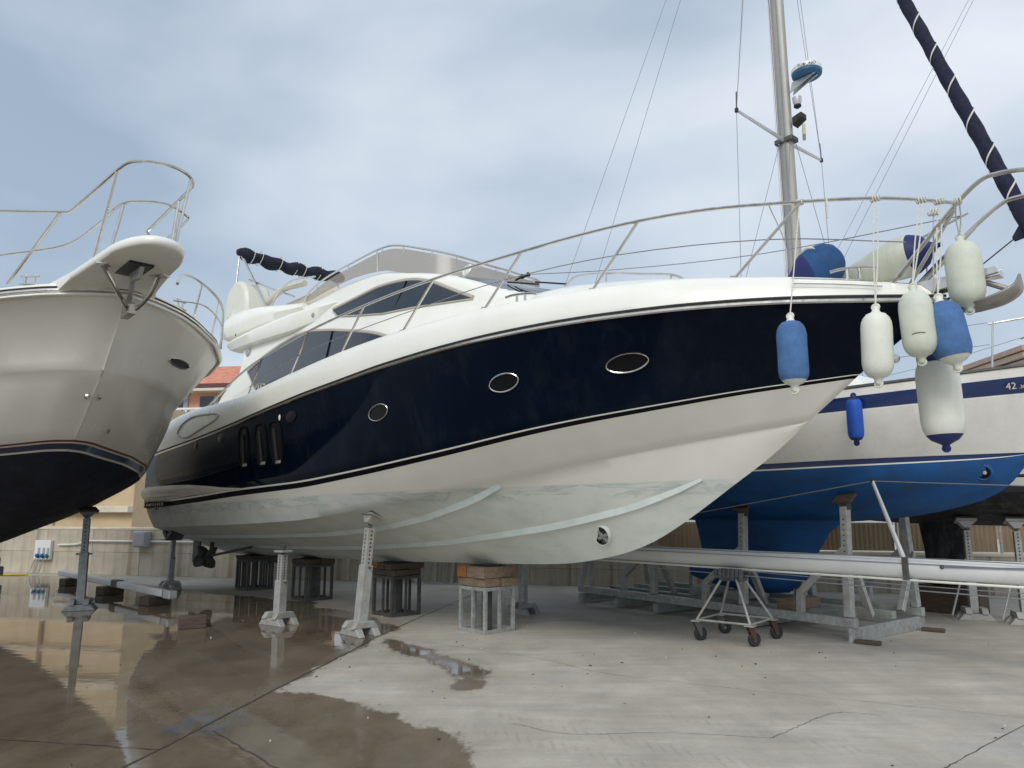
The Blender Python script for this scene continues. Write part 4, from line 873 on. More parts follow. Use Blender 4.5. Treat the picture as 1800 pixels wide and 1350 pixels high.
# bow platform with its anchor well and stainless bob-stay
pl = cat([(-.75, -.76, 0), (0, -.67, 0), (.76, -.6, 0), (1.3, -.54, 0), (1.68, -.38, 0), (1.78, -.18, 0), (1.68, .04, 0), (1.35, .17, 0), (.8, .22, 0), (0, .32, 0), (-.75, .5, 0)], 5)
rws = []
for zz_, ins in ((.0, .06), (.02, .015), (.055, .0), (.09, .015), (.115, .07)):
    rws.append([(p.x - ins * .6, (p.y + .19) * (1 - ins * .9) - .19, 4.47 + .035 * max(0, p.x) + zz_ - (.16 * max(0, -p.x / .75) if zz_ < .05 else 0)) for p in pl])
mb = MB().grid(rws); k = len(pl); mb.add(rws[0], [tuple(range(k))]); mb.add(rws[-1], [tuple(range(k))])
plat = mb.build('bow_platform', WHITE, Y2, 45)
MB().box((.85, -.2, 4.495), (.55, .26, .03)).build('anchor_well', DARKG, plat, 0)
MB().prism([(.62, -.2, 4.49), (1.08, -.2, 4.5), (.98, -.2, 4.35), (.74, -.2, 4.38)], (0, .05, 0)).build('anchor', GALV, plat, 0, .01)
MB().tube([(.8, -.18, 4.5), (.3, -.08, 4.24)], .03, 8).build('anchor_shank', GALV, plat)
for sg in (-1, 1): MB().tube(cat([(.75, sg * .30 - .2, 4.49), (.5, sg * .2 - .1, 4.34), (.12, sg * .06, 4.22), (-.03, 0, 4.2)], 5), .026, 8).build('bob_stay', STEEL, plat); MB().box((.78, sg * .30 - .2, 4.495), (.2, .12, .02), .5 * sg).build('stay_plate', STEEL, plat, 0)
MB().prism([(-.06, -.05, 4.36), (.14, -.03, 4.27), (.1, -.03, 4.15), (-.14, -.05, 4.12)], (0, .1, 0)).build('stem_fitting', STEEL, plat, 0, .01)
# pulpit rails of the cruiser
def tb2(nm, P, r=.02, k=6): return MB().tube(cat(P, k) if k else P, r, 8).build(nm, STEEL, Y2)
tb2('guard_rail', [(-5.5, -2.4, 5.05), (-3.4, -2.25, 5.22), (-2.2, -1.95, 5.38), (-1.2, -1.28, 5.53)])
MB().tube([(-1.2, -1.28, 5.53), (-.32, -.70, 5.41), (-.25, -.67, 5.42), (1.0, -.50, 5.59)], .02, 8).build('guard_rail', STEEL, Y2)
tb2('pulpit', [(1.0, -.50, 5.59), (1.23, -.44, 5.61), (1.39, -.25, 5.61), (1.43, -.04, 5.61), (1.35, .15, 5.6), (1.18, .27, 5.59), (.96, .29, 5.57)])
MB().tube([(.96, .29, 5.57), (-.2, .2, 5.36), (-.18, .2, 5.32), (.1, .26, 5.12), (.2, .27, 5.1)], .02, 8).build('guard_rail', STEEL, Y2)
tb2('guard_rail', [(-5.5, -2.36, 4.6), (-2.2, -1.92, 4.86), (-1.4, -1.2, 5.0), (-.75, -.62, 5.11), (.3, -.5, 5.12), (1.03, -.46, 5.15), (1.27, -.33, 5.16), (1.4, -.07, 5.16), (1.25, .18, 5.15), (1.1, .25, 5.14), (.2, .27, 5.1)], .015, 5)
for p, q_ in (((-.95, -1.15, 4.52), (-.42, -.76, 5.42)), ((.62, -.58, 4.56), (.95, -.5, 5.58)), ((1.05, -.52, 4.58), (1.1, -.44, 5.14)), ((1.3, .06, 4.58), (1.3, .2, 5.59)), ((1.42, .0, 4.58), (1.38, .05, 5.15)), ((.2, .27, 4.56), (.2, .27, 5.1)), ((.75, .27, 5.13), (.72, .27, 5.53)), ((-2.6, -2.08, 4.35), (-2.2, -1.95, 5.38))):
    tb2('stanchion', [p, q_], .019, 0)
tb2('guard_rail', [(.2, .5, 4.62), (-.3, .75, 4.92), (-.9, 1.25, 5.0), (-1.6, 1.78, 4.95), (-2.2, 2.05, 4.75), (-2.35, 2.1, 4.4)]); tb2('guard_rail', [(-.2, .6, 4.5), (-1.0, 1.3, 4.72), (-1.8, 1.88, 4.66), (-2.3, 2.06, 4.38)], .012)
for p, q_ in (((-.85, 1.1, 4.48), (-.8, 1.17, 5.0)), ((-1.5, 1.62, 4.4), (-1.5, 1.7, 4.96))): tb2('stanchion', [p, q_], .016, 0)
for s, t, rz in ((-.75, -.95, .75), (-.6, .82, -.85)):
    mb = MB(); mb.box((s, t, 4.62), (.24, .035, .03), rz)
    for k in (-1, 1): mb.box((s + k * .06 * math.cos(rz), t + k * .06 * math.sin(rz), 4.57), (.03, .03, .14), rz)
    mb.box((s, t, 4.51), (.22, .08, .02), rz); mb.build('cleat', STEEL, Y2, 0, .006)
MB().box((-6, 0, 4.5), (6, 3.0, .9), taper=.85).build('cabin_trunk', WHITE, Y2, 30, .15)
# its supports
def y2w(s, t): return (-4.82 + HD[0] * s + HD[1] * t, 9.0 + HD[1] * s - HD[0] * t)
jack('dark galvanised jack in the puddle under the off-white cruiser', (-7.62, 13.52), 1.72, (-.03, .05), .35, M('weathered_jack_steel', (.23, .25, .255), .55, .5, var=.25, scale=9), 'pad', .115, .35, .1, .5)
kb = thing('timber_stack', 'stack of grey weathered timbers under the keel of the off-white cruiser', 'timber stack', (*y2w(-9.3, .0), 0), YAW)
for i in range(4):
    for j in (-1, 1):
        c = (j * .28, 0, .1 + i * .19) if i % 2 == 0 else (0, j * .28, .1 + i * .19)
        MB().box(c, (.22, .95, .18) if i % 2 == 0 else (.95, .22, .18)).build('timber', M('grey_timber', (.24, .225, .21), .85, var=.3, scale=5, bump=.4), kb, 0, .012)
MB().box((0, 0, .815), (.8, .6, .07)).build('timber', WOODD, kb, 0, .01)
# ================================================================== BLUE AND WHITE SAILING BOAT
F3 = Vector((.64, -.768, 0)).normalized(); YW3 = math.atan2(F3.y, F3.x)
B3 = thing('sailing_boat', 'white sailing boat with blue antifouling, blue band and fin keel on a cradle', 'sailboat', (5.33, 10.77, 0), YW3)
SH3 = [(-8, 1.15, 3.22), (-7.5, 1.3, 3.2), (-5, 1.75, 3.17), (-3, 1.8, 3.2), (-1, 1.62, 3.26), (0, 1.42, 3.31), (1, 1.08, 3.37), (1.5, .85, 3.41), (2, .55, 3.46), (2.4, .3, 3.5), (2.78, .01, 3.54)]
WL3 = [(-7.8, .75, 2.42), (-6, 1.3, 2.38), (-3, 1.55, 2.37), (-1, 1.3, 2.38), (0, 1.02, 2.405), (1, .58, 2.42), (1.5, .28, 2.43), (1.9, .012, 2.44)]
KL3 = [(-7.8, 0, 2.3), (-6, 0, 1.85), (-3.5, 0, 1.56), (-1.5, 0, 1.53), (-.4, 0, 1.57), (.36, 0, 1.64), (.82, 0, 1.73), (1.17, 0, 1.82), (1.44, 0, 1.92), (1.61, 0, 2.02), (1.72, 0, 2.14), (1.78, 0, 2.23), (1.9, 0, 2.43)]
n3 = 60; e1 = smooth_tab(SH3, -8, 2.78, n3, .3, 1.5); e2_ = smooth_tab(WL3, -7.8, 1.9, n3, .25, 1.5); e3 = smooth_tab(KL3, -7.8, 1.9, n3, .14, 1.5); e3[:, 1] = 0
for c in (e1, e2_): c[:, 1] = np.maximum(c[:, 1], .01)
conv = .10 * np.clip((1 - np.linspace(0, 1, n3)) / .25, 0, 1)
rows = []; mats = []
for f, m_ in ((0, 0), (.09, 0), (.115, 1), (.2, 1), (.31, 1), (.33, 0), (.45, 0), (.6, 0), (.8, 0), (.985, 1), (1.0, 1)):
    rows.append(bulge(e1, e2_, f, conv)); mats.append(m_)
mats = mats[1:] ; mats = [0, 0, 1, 1, 2, 0, 0, 0, 0, 1]
def bl(f): return bulge(e2_, e3, f, .22 * e2_[:, 1])
bb3 = [bl(f) for f in (0.0, .075, .10, .25, .4, .55, .7, .85, 1)]; rows += bb3[1:]; mats += [1, 2, 3, 3, 3, 3, 3, 3]
mb = MB(); hull_grid(mb, rows, mats); h3 = mb.build('hull', [M('sail_hull_white', (.82, .81, .77), .3, var=.04, coat=.2, dirt=(.45, .42, .36), dirtamt=.25), BLUEB, WHITE, AFBLUE], B3, 50)
MB().grid([[(p[0], u * p[1], p[2] + .05 * (1 - u * u) - .01) for p in e1] for u in np.linspace(-1, 1, 9)]).build('deck', ALUW, B3, 50)
for sg in (-1, 1): MB().tube([(p[0], sg * p[1], p[2] + .02) for p in e1], .022, 6).build('toe_rail', DSTEEL, B3)
# fin keel with bulb
fk = MB(); rr = []
for z, a, b2, th in ((1.75, -3.35, -.35, .13), (1.40, -3.22, -.82, .12), (1.05, -3.15, -1.05, .11), (.80, -3.1, -1.3, .11)):
    row = []
    for k in range(20):
        u = k / 20 * 2 * math.pi; x = (a + b2) / 2 + (b2 - a) / 2 * math.cos(u); row.append((x, th * math.sin(u) * (1 - .35 * math.cos(u + math.pi) * .5), z))
    rr.append(row + [row[0]])
fk.grid(rr).build('fin_keel', AFBLUE, B3, 50)
bl3 = MB(); P = [(-3.40, .72), (-3.36, .72), (-3.0, .70), (-2.4, .67), (-1.9, .66), (-1.55, .67), (-1.25, .78), (-1.12, .84)]
rad = [.04, .12, .2, .235, .235, .21, .10, .02]
rr = [[(x, .8 * r_ * math.cos(t), z + r_ * math.sin(t) * (1.0)) for t in np.linspace(0, 2 * math.pi, 17)] for (x, z), r_ in zip(P, rad)]
bl3.grid(rr).build('keel_bulb', AFBLUE, B3, 60)
q3 = [np.array([1.42, np.interp(1.42, r[:, 0], r[:, 1]), np.interp(1.42, r[:, 0], r[:, 2])]) for r in bb3]; q_ = lerp(q3[4], q3[5], .3)
zz = Vector((.25, -.9, -.3)).to_track_quat('Z', 'Y').to_matrix()
cq = Vector((q_[0] - .02, -q_[1] + .004, q_[2] + .01))
tn = MB().lathe([(0, .014), (.085, .014)], cq, 24, mat=zz).build('thruster_tunnel', DARKG, h3, 0)  # closed dark disc, colour stands in for the shade in the tunnel
MB().lathe([(.085, .014), (.092, .024), (.108, .018), (.125, -.02)], cq, 24, mat=zz).build('tunnel_fairing', AFBLUE, tn, 60)
MB().lathe([(.0, .04), (.022, .035), (.026, .014)], cq + zz @ Vector((.02, .0, 0)), 10, mat=zz).build('thruster_hub', ALU, tn)
# lettering on the blue band
xs = [np.array([s, np.interp(s, rows[3][:, 0], rows[3][:, 1]), np.interp(s, rows[3][:, 0], rows[3][:, 2])]) for s in (1.82, 2.1)]
fx_ = Vector((xs[1][0] - xs[0][0], -(xs[1][1] - xs[0][1]), xs[1][2] - xs[0][2])).normalized(); up_ = Vector((0, -.12, 1)).normalized(); nz_ = fx_.cross(up_)
Mx = Matrix((fx_, up_, nz_)).transposed().to_4x4(); Mx.translation = Vector((xs[0][0] + .03, -xs[0][1], xs[0][2] - .055)) + nz_ * .022
text('band_lettering', '42', M('gold_lettering', (.62, .53, .40), .4, var=.1), h3, Mx, .115, .002)
Mx2 = Mx.copy(); Mx2.translation = Mx.translation + fx_ * .14; text('band_lettering', '.36', M('gold_lettering', (.62, .53, .40), .4), h3, Mx2, .06, .002)
# coachroof, hatches, pulpit, lifelines
MB().box((-1.6, 0, 3.48), (3.9, 1.7, .4), taper=.82).build('coachroof', WHITE, B3, 30, .1)
MB().prism([(.1, -.55, 3.36), (.75, -.55, 3.42), (.75, .55, 3.42), (.1, .55, 3.36)], (0, 0, .09)).build('fore_hatch', GLASS, B3, 0, .02)
for s in (-6.4, -4.4, -2.6, -.9, .55, 1.75):
    for sg in (-1, 1):
        t0 = T1(SH3, s) - .05; z = T1(SH3, s, 2)
        st = MB().tube([(s, sg * t0, z), (s + .06, sg * (t0 - .01), z + .62)], .0125, 8).build('stanchion', STEEL, B3)
for sg in (-1, 1):
    for hh in (.62, .34):
        MB().tube([(s, sg * (T1(SH3, s) - .06), T1(SH3, s, 2) + hh) for s in (-7.6, -6.4, -4.4, -2.6, -.9, .55, 1.75)], .004, 5).build('lifeline', WIRE, B3)
MB().tube(cat([(1.75, -.62, 4.04), (2.3, -.33, 4.1), (2.65, 0, 4.12), (2.3, .33, 4.1), (1.75, .62, 4.04)], 6), .0135, 8).build('pulpit', STEEL, B3)
for sg in (-1, 1): MB().tube([(2.4, sg * .25, 3.5), (2.5, sg * .2, 4.1)], .0135, 8).build('pulpit_leg', STEEL, B3)
# mast, spreaders, rigging, radar
mst = MB(); sec = []
for z in (3.3, 8, 12, 15.8):
    sec.append([(-1.08 - (z - 3.3) * .004 + .12 * math.cos(t), .08 * math.sin(t), z) for t in np.linspace(0, 2 * math.pi, 21)])
mast = mst.grid(sec).build('mast', M('mast_grey_alloy', (.36, .355, .335), .5, .2, var=.12, scale=4, sc3=(1, 1, .2), dirt=(.36, .31, .25), dirtamt=.4), B3, 60)
MB().tube([(-1.225, .0, 3.9), (-1.265, 0, 15.6)], .016, 6).build('sail_track', WIRE, mast)
for dx, dy, m_ in ((-.16, -.06, ROPE), (-.10, -.095, ROPE), (.02, -.1, WIRE)): MB().tube([(-1.08 + dx, dy, 3.8), (-1.1 + dx * .9, dy, 15.6)], .006, 5).build('halyard', m_, mast)
zsp = 7.86
for sg, l in ((-1, 1.42), (1, 1.22)):
    sp = MB().tube([(-1.1, sg * .07, zsp), (-1.12, sg * l, zsp + .06)], lambda u: .042 - .014 * u, 8, ry=.55).build('spreader', ALU, mast)
    MB().lathe([(.0, -.04), (.03, -.03), (.03, .03), (0, .04)], (-1.12, sg * l, zsp + .06), 8).build('spreader_tip', RUBBER, sp)
    tip = (-1.12, sg * l, zsp + .06); ch = (-1.2, sg * 1.5, 3.25)
    for a, b5 in ((ch, tip), (tip, (-1.13, sg * .06, 15.5)), ((-1.75, sg * 1.5, 3.25), (-1.18, sg * .09, zsp - .05)), ((-.65, sg * 1.42, 3.28), (-.98, sg * .09, zsp - .05)), (tip, (-1.12, sg * .8, 11.6))):
        MB().tube([a, b5], .0048, 5).build('shroud', WIRE, mast)
    MB().tube([tip, (tip[0], tip[1] * .985, tip[2] + .32)], .012, 6).build('turnbuckle', DSTEEL, mast)
    MB().tube([(-7.7, sg * .55, 3.3), (-1.25, 0.02 * sg, 15.7)], .0048, 5).build('backstay', WIRE, mast)
MB().box((-1.1, 0, zsp), (.33, .22, .09)).build('spreader_bracket', DSTEEL, mast, 0, .02)
rd = MB().lathe([(.0, 0), (.2, .0), (.235, .025), (.24, .07)], (-.66, 0, 8.84), 28).build('radar_base', M('radar_blue', (.025, .13, .26), .45, var=.08), mast)
MB().lathe([(.243, .07), (.243, .13), (.21, .175), (.1, .2), (0, .205)], (-.66, 0, 8.84), 28).build('radar_dome', ALUW, rd)
fx_ = Vector((.9, .45, 0)).normalized()
text('radar_lettering', 'FURUNO', RUBBER, rd, Matrix.Translation((-.66, 0, 8.93)) @ Matrix((fx_, Vector((0, 0, 1)), fx_.cross(Vector((0, 0, 1))))).transposed().to_4x4() @ Matrix.Translation((-.135, -.02, .245)), .07, .002)
for sg in (-1, 1): MB().prism([(-.95, sg * .05 - .01, 8.66), (-.5, sg * .05 - .01, 8.83), (-.9, sg * .05 - .01, 8.83)], (0, .02, 0)).build('radar_bracket', ALU, rd, 0)
MB().lathe([(.05, 0), (.07, .05), (.075, .14), (.02, .16)], (-.86, 0, 8.42), 14).build('steaming_light', ALU, mast); MB().lathe([(.02, -.06), (.06, -.03), (.06, .0)], (-.86, 0, 8.42), 14).build('lamp_lens', RUBBER, mast)
MB().prism([(-.93, -.09, 8.05), (-.76, -.09, 8.14), (-.76, -.09, 8.24), (-.93, -.09, 8.2)], (0, .18, 0)).build('deck_light', RUBBER, mast, 0, .015)
MB().box((-.78, 0, 7.90), (.05, .24, .19), .5).build('radar_reflector', M('yellowed_plastic', (.50, .46, .32), .6, var=.1), mast, 0, .01)
# furled headsail on the forestay
f0, f1 = Vector((2.66, 0, 3.75)), Vector((-1.05, 0, 15.7)); P = [f0 + (f1 - f0) * u for u in np.linspace(0, 1, 60)]
MB().tube(P, .007, 5).build('forestay', WIRE, mast)
gp = [f0 + (f1 - f0) * u for u in np.linspace(.03, .93, 90)]
gs = MB().tube(gp, lambda u: (.05 + .05 * min(1, u * 12)) * (1.08 - .45 * u) * (1 + .06 * math.sin(u * 150)), 12).build('furled_genoa', M('navy_sail_cover', (.010, .012, .035), .9, var=.3, scale=8, bump=.4, bscale=30), B3, 60)
mb = MB(); dd = (f1 - f0).normalized(); e_ = Vector((0, 1, 0)); g_ = dd.cross(e_); A, B_ = [], []
for k in range(700):
    u = .03 + .9 * k / 699; a = u * 2 * math.pi * 20; p = f0 + (f1 - f0) * u; uu = (u - .03) / .9; r_ = (.05 + .05 * min(1, uu * 12)) * (1.08 - .45 * uu) * 1.065
    o = (e_ * math.cos(a) + g_ * math.sin(a)) * r_; A.append(p + o); B_.append(p + o + dd * .03)
mb.grid([A, B_]).build('leech_stripe', ROPE, gs, 0)
cw = f0 + (f1 - f0) * .135
MB().prism([cw + Vector((.02, -.03, .25)), cw + Vector((-.20, -.05, -.10)), cw + Vector((-.18, -.05, -.16)), cw + Vector((.12, -.03, -.10))], (0, .05, 0)).build('clew', M('navy_sail_cover', (.01, .012, .035), .9), gs, 0, .01)
for e5 in ((-.6, -1.2, 3.9), (-.2, -1.0, 3.8)): MB().tube([cw + Vector((-.19, -.03, -.13)), cw + Vector((-.55, -.16, -.42)), e5], .009, 6).build('sheet', RUBBER, gs)
# ------------------------------------------------------------------ cradle
CF = Vector((.595, -.80, 0)).normalized(); CR = thing('boat_cradle', 'long galvanised steel cradle with props under the sailing boat', 'cradle', (5.33, 10.77, 0), math.atan2(CF.y, CF.x))
def cbox(nm, p, q, w, h, m=GALV): return MB().beam(p, q, w, h).build(nm, m, CR, 0, .006)
for x in (-.06, -1.62, -3.54, -4.47, -5.44):
    y_ = 1.02 if x > -1 else .98
    cbox('cross_beam', (x, -y_, .095), (x, y_, .095), .09 if x < -1 else .05, .19 if x > -1 else .15, GALV if x > -1 else GALVG)
    if x > -1: cbox('beam_flange', (x - .05, -y_, .012), (x - .05, y_, .012), .1, .02)
for y in (-.93, .93): cbox('side_rail', (-5.5, y, .255), (.0, y, .255), .1, .12, GALVG if y > 0 else GALV)
for y in (-.36, .3): cbox('keel_rail', (-5.2, y, .245), (-.35 if y < 0 else -.12, y, .245), .13, .11, GALVG)
def prop(x, sg, top, z, brace=True, m=GALVL):
    y = sg * .93; a = Vector((x, y, .32)); t = Vector((x + top[0], sg * top[1], z))
    cbox('prop_post', a, t - (t - a).normalized() * .12, .12, .10, m)
    MB().tube([t - (t - a).normalized() * .16, t], .03, 8).build('prop_screw', DSTEEL, CR)
    rt = Matrix.Rotation(.5 * sg, 3, 'X'); rt = Matrix.Rotation(-.55 * sg, 3, 'X')
    MB().box(t, (.26, .22, .04), mat=rt).build('prop_pad', WOODD, CR, 0, .006)
    MB().box(t - Vector((0, 0, .09)), (.12, .12, .14)).build('prop_head', DSTEEL, CR, 0, .006)
    for k in range(8):
        p = a + (t - a) * (.5 + .045 * k); MB().lathe([(0, 0), (.014, 0)], p + Vector((0, sg * .0605, 0)), 8, mat=Matrix.Rotation(R(-90 * sg), 3, 'X')).build('pin_hole', DARKG, CR, 0)
    if brace:
        b1 = Vector((x - .72, y, .3)); b2 = Vector((x - .70, y, .62)); b3 = a + (t - a) * .58
        cbox('brace', b1, b2, .1, .09, m); cbox('brace', b2 - Vector((.0, 0, .03)), b3, .1, .09, m)
    cbox('inner_brace', Vector((x + .02, sg * .42, .3)), a + (t - a) * .5 + Vector((.05, 0, 0)), .09, .08, m)
for x, z in ((-.1, 1.90), (-1.78, 1.80), (-3.6, 1.74)):
    for sg in (-1, 1): prop(x, sg, (-.02, .80 if x > -3 else .85), z, True, GALVL if sg < 0 else GALV)
for sg in (-1, 1):
    for dx in (-.18, .12): cbox('rear_leg', (-5.3 + dx, sg * .93, .3), (-5.3 + dx * .3 - .05, sg * .75, 1.0), .09, .08, GALVL)
    MB().prism([(-5.5, sg * .72 - .05, 1.12), (-5.1, sg * .72 - .05, 1.12), (-5.28, sg * .72 - .05, .82)], (0, .1, 0)).build('rear_vee', M('blue_vee', (.015, .025, .06), .7), CR, 0)
for x, y, l in ((-1.15, -.45, .75), (-2.4, .0, .9), (-3.15, .0, .8)):
    tag(MB().box((0, 0, 0), (.26, l, .15)).build('timber_baulk', WOOD if x > -2 else GALVG, None, 0, .012), 'sawn timber baulk lying across the cradle rails' if x > -2 else ('grey baulk under the after end of the blue keel' if x < -3 else 'grey baulk under the middle of the blue keel'), 'timber').matrix_world = CR.matrix_basis @ Matrix.Translation((x, y, .375))
for x, l in ((.12, -.9), (.15, .85)): tag(MB().box((0, 0, 0), (.3, .12, .05), .3).build('timber_wedge', WOODD, None, 0, .01), 'dark timber wedge at the outer corner of the cradle' if l < 0 else 'dark timber wedge at the far corner of the cradle', 'wedge').matrix_world = CR.matrix_basis @ Matrix.Translation((x, l, .026))
# ------------------------------------------------------------------ mast laid on a trolley
LM = thing('unstepped_mast', 'long pale alloy mast lying horizontally on a wheeled trolley', 'mast', (3.1, 10.5, 0), YAW)
sec = [[(x, .085 * math.cos(t), 1.075 + .118 * math.sin(t)) for t in np.linspace(0, 2 * math.pi, 25)] for x in np.linspace(-5.5, 8.5, 12)]
mt_ = MB().grid(sec); mt_.add(sec[0][:-1], [tuple(range(24))]); mt_.add(sec[-1][:-1], [tuple(range(24))]); tube_ = mt_.build('tube', ALUW, LM, 50)
MB().tube([(-5.5, -.06, .945), (8.5, -.06, .935)], .014, 8).build('sail_track', WHITE, LM)
MB().box((1.5, -.088, 1.13), (14, .008, .008)).build('groove', WIRE, LM, 0)
for P, r_ in (([(-4, -.1, 1.19), (0, -.1, 1.18), (2.2, -.09, 1.195), (6, -.1, 1.15), (8.4, -.1, 1.16)], .006), ([(-3.8, -.14, .92), (0, -.16, .87), (2.5, -.18, .84), (8.4, -.2, .80)], .007), ([(0, -.12, .93), (3, -.14, .885), (8.4, -.1, .92)], .005), ([(2.62, -.098, 1.11), (4.5, -.1, 1.16), (8.4, -.1, 1.2)], .008)):
    MB().tube(cat(P, 4), r_, 6).build('shroud', WIRE, LM)
MB().lathe([(.0, .0), (.022, 0), (.022, .012), (0, .016)], (2.62, -.088, 1.11), 10, mat=Matrix.Rotation(R(90), 3, 'X')).build('shroud_tang', DSTEEL, LM)
sp = MB().tube([(2.2, .02, 1.12), (1.78, .33, 2.1)], lambda u: .036 - .012 * u, 8, ry=.7).build('spreader', ALUW, LM)
MB().lathe([(0, -.03), (.024, -.02), (.024, .02), (0, .03)], (1.78, .33, 2.1), 8).build('spreader_tip', RUBBER, sp)
MB().tube([(1.78, .33, 2.1), (-2.6, .45, 1.42), (-4.5, .2, 1.2)], .006, 5).build('shroud', WIRE, LM); MB().tube([(1.78, .33, 2.1), (8.4, .1, 1.7)], .006, 5).build('shroud', WIRE, LM)
MB().tube([(2.235 + .0 * t, .092 * math.cos(t), 1.075 + .125 * math.sin(t)) for t in np.linspace(0, 2 * math.pi, 25)[:-1]], .02, 6, closed=True).build('strap', DSTEEL, LM); MB().box((2.23, -.088, 1.07), (.07, .02, .26)).build('spreader_root', DSTEEL, LM, 0, .006)
TR = thing('mast_trolley', 'pyramid-framed steel trolley on four castor wheels carrying the mast', 'trolley', (3.04, 10.49, 0), math.atan2(-.54, .65))
W4 = [(-.375, -.385), (-.375, .385), (.375, -.385), (.375, .385)]
for i, (x, y) in enumerate(W4):
    MB().tube([(x, y, .27), (x * .16, y * .22, .90)], .017, 8).build('leg', GALVL, TR)
    MB().box((x, y, .258), (.12, .12, .014)).build('castor_plate', GALVL, TR, 0)
    rz = (.9, .2, 1.0, .9)[i]; ca = MB(); cc_, sn_ = math.cos(rz), math.sin(rz)
    for sg in (-1, 1): ca.prism([(x + sg * .032 * -sn_ + dx * cc_, y + sg * .032 * cc_ + dx * sn_, z) for dx, z in ((-.05, .25), (.05, .25), (.07, .085), (.03, .07))], (-sn_ * .006, cc_ * .006, 0))
    cs = ca.build('castor_fork', REDP if i > 1 else DSTEEL, TR, 0)
    wm = Matrix.Rotation(rz, 3, 'Z') @ Matrix.Rotation(R(90), 3, 'X')
    wh = MB().lathe([(.045, -.02), (.075, -.024), (.09, -.014), (.09, .014), (.075, .024), (.045, .02)], (x + .05 * cc_, y + .05 * sn_, .091), 24, mat=wm).build('tyre', RUBBER, cs)
    MB().lathe([(.0, -.022), (.02, -.022), (.046, -.012), (.046, .012), (.02, .022), (0, .022)], (x + .05 * cc_, y + .05 * sn_, .091), 16, mat=wm).build('rim', GALV, wh)
for a, b_ in ((0, 1), (1, 3), (3, 2), (2, 0)): MB().tube([(*W4[a], .272), (*W4[b_], .272)], .015, 8).build('base_bar', GALVL, TR)
MB().box((0, 0, .915), (.34, .2, .05)).build('saddle', DSTEEL, TR, 0, .02)
rg = MB()
for k in range(7): rg.tube(cat([(-.18 + .06 * k, -.14 + .02 * random.random(), .93), (-.17 + .06 * k, -.17, .86), (-.15 + .05 * k, -.12, .80 + .04 * random.random()), (-.14 + .05 * k, .05, .82), (-.16 + .06 * k, .14, .92)], 4), .03, 7)
rg.build('padding_rags', M('grey_rags', (.13, .135, .145), .95, var=.35, scale=12, bump=.8), TR)
# ================================================================== BLACK-BOTTOMED BOAT BEHIND
B4 = thing('dark_sailing_boat', 'white sailing boat with worn black antifouling and grey stripes, standing on jacks', 'sailboat', (7.75, 13.0, 0), YAW)
S4 = [(-4.2, .9, 3.15), (-3, 1.35, 3.12), (0, 1.6, 3.15), (3, 1.3, 3.25), (5, .6, 3.38), (6, .01, 3.45)]
W4_ = [(-4.0, .6, 2.05), (-3, 1.1, 2.0), (0, 1.38, 2.0), (3, .9, 2.02), (4.4, .35, 2.04), (5.1, .01, 2.05)]
K4 = [(-4.0, 0, 1.95), (-3, 0, 1.66), (-1, 0, 1.5), (1, 0, 1.47), (3, 0, 1.56), (4.2, 0, 1.75), (5.1, 0, 2.04)]
g1, g2, g3 = smooth_tab(S4, -4.2, 6, 40, .35, 1.4), smooth_tab(W4_, -4.0, 5.1, 40, .35, 1.4), smooth_tab(K4, -4.0, 5.1, 40, .2, 1.4); g3[:, 1] = 0
for c in (g1, g2): c[:, 1] = np.maximum(c[:, 1], .01)
rows, mats = [], []
for f in (0, .3, .6, .68, .72, .78, .82, .92, 1): rows.append(bulge(g1, g2, f, .06))
mats = [0, 0, 0, 1, 0, 2, 0, 2]
for f in (.2, .4, .6, .8, 1): rows.append(bulge(g2, g3, f, .22 * g2[:, 1])); mats.append(3)
mb = MB(); hull_grid(mb, rows, mats); mb.build('hull', [WHITE, PLASTG, M('charcoal_stripe', (.03, .033, .04), .4), AFBLACK], B4, 50)
MB().grid([[(p[0], u * p[1], p[2] + .04 * (1 - u * u)) for p in g1] for u in np.linspace(-1, 1, 7)]).build('deck', WHITE, B4, 50)
rr = [[((a + b2) / 2 + (b2 - a) / 2 * math.cos(u), th * math.sin(u), z) for u in np.linspace(0, 2 * math.pi, 17)] for z, a, b2, th in ((1.7, -.7, .15, .10), (1.1, -.62, .1, .09), (.75, -.6, .05, .09))]
MB().grid(rr).build('fin_keel', AFBLACK, B4, 50)
rr = [[(x, .16 * k * math.cos(t), .62 + .18 * k * math.sin(t)) for t in np.linspace(0, 2 * math.pi, 15)] for x, k in ((-1.15, .05), (-1.0, .6), (-.5, 1), (.0, .95), (.35, .5), (.45, .05))]
MB().grid(rr).build('keel_bulb', AFBLACK, B4, 60)
m4 = MB().tube([(3.0, 0, 3.1), (2.9, 0, 14)], .09, 12).build('mast', ALU, B4)
for e5, z in (((-4.0, .3, 3.2), 13.9), ((-4.0, -.3, 3.2), 13.9), ((2.5, -1.3, 3.2), 13.8), ((2.5, 1.3, 3.2), 13.8), ((2.0, -1.4, 3.2), 8.5), ((2.0, 1.4, 3.2), 8.5)): MB().tube([e5, (2.9, 0, z)], .0048, 5).build('stay', WIRE, m4)
MB().box((-.3, 0, .22), (1.1, .5, .44)).build('keel_block', WOODD, B4, 0, .02)
def y4w(s, t): return (7.75 + HD[0] * s + HD[1] * t, 13.0 + HD[1] * s - HD[0] * t)
for (s, t), lb in (((.25, .62), 'pale galvanised jack beside the keel of the black-bottomed boat'), ((.95, .62), 'pale galvanised jack with diagonal strut under the black-bottomed boat')):
    jk = jack(lb, y4w(s, t), 1.56, (0, 0), YAW + .5, GALVL, 'pad', .1, -.3, .12)
    MB().tube([(-.34, -.1, .06), (-.03, 0, 1.0)], .016, 6).build('strut', GALVL, jk)
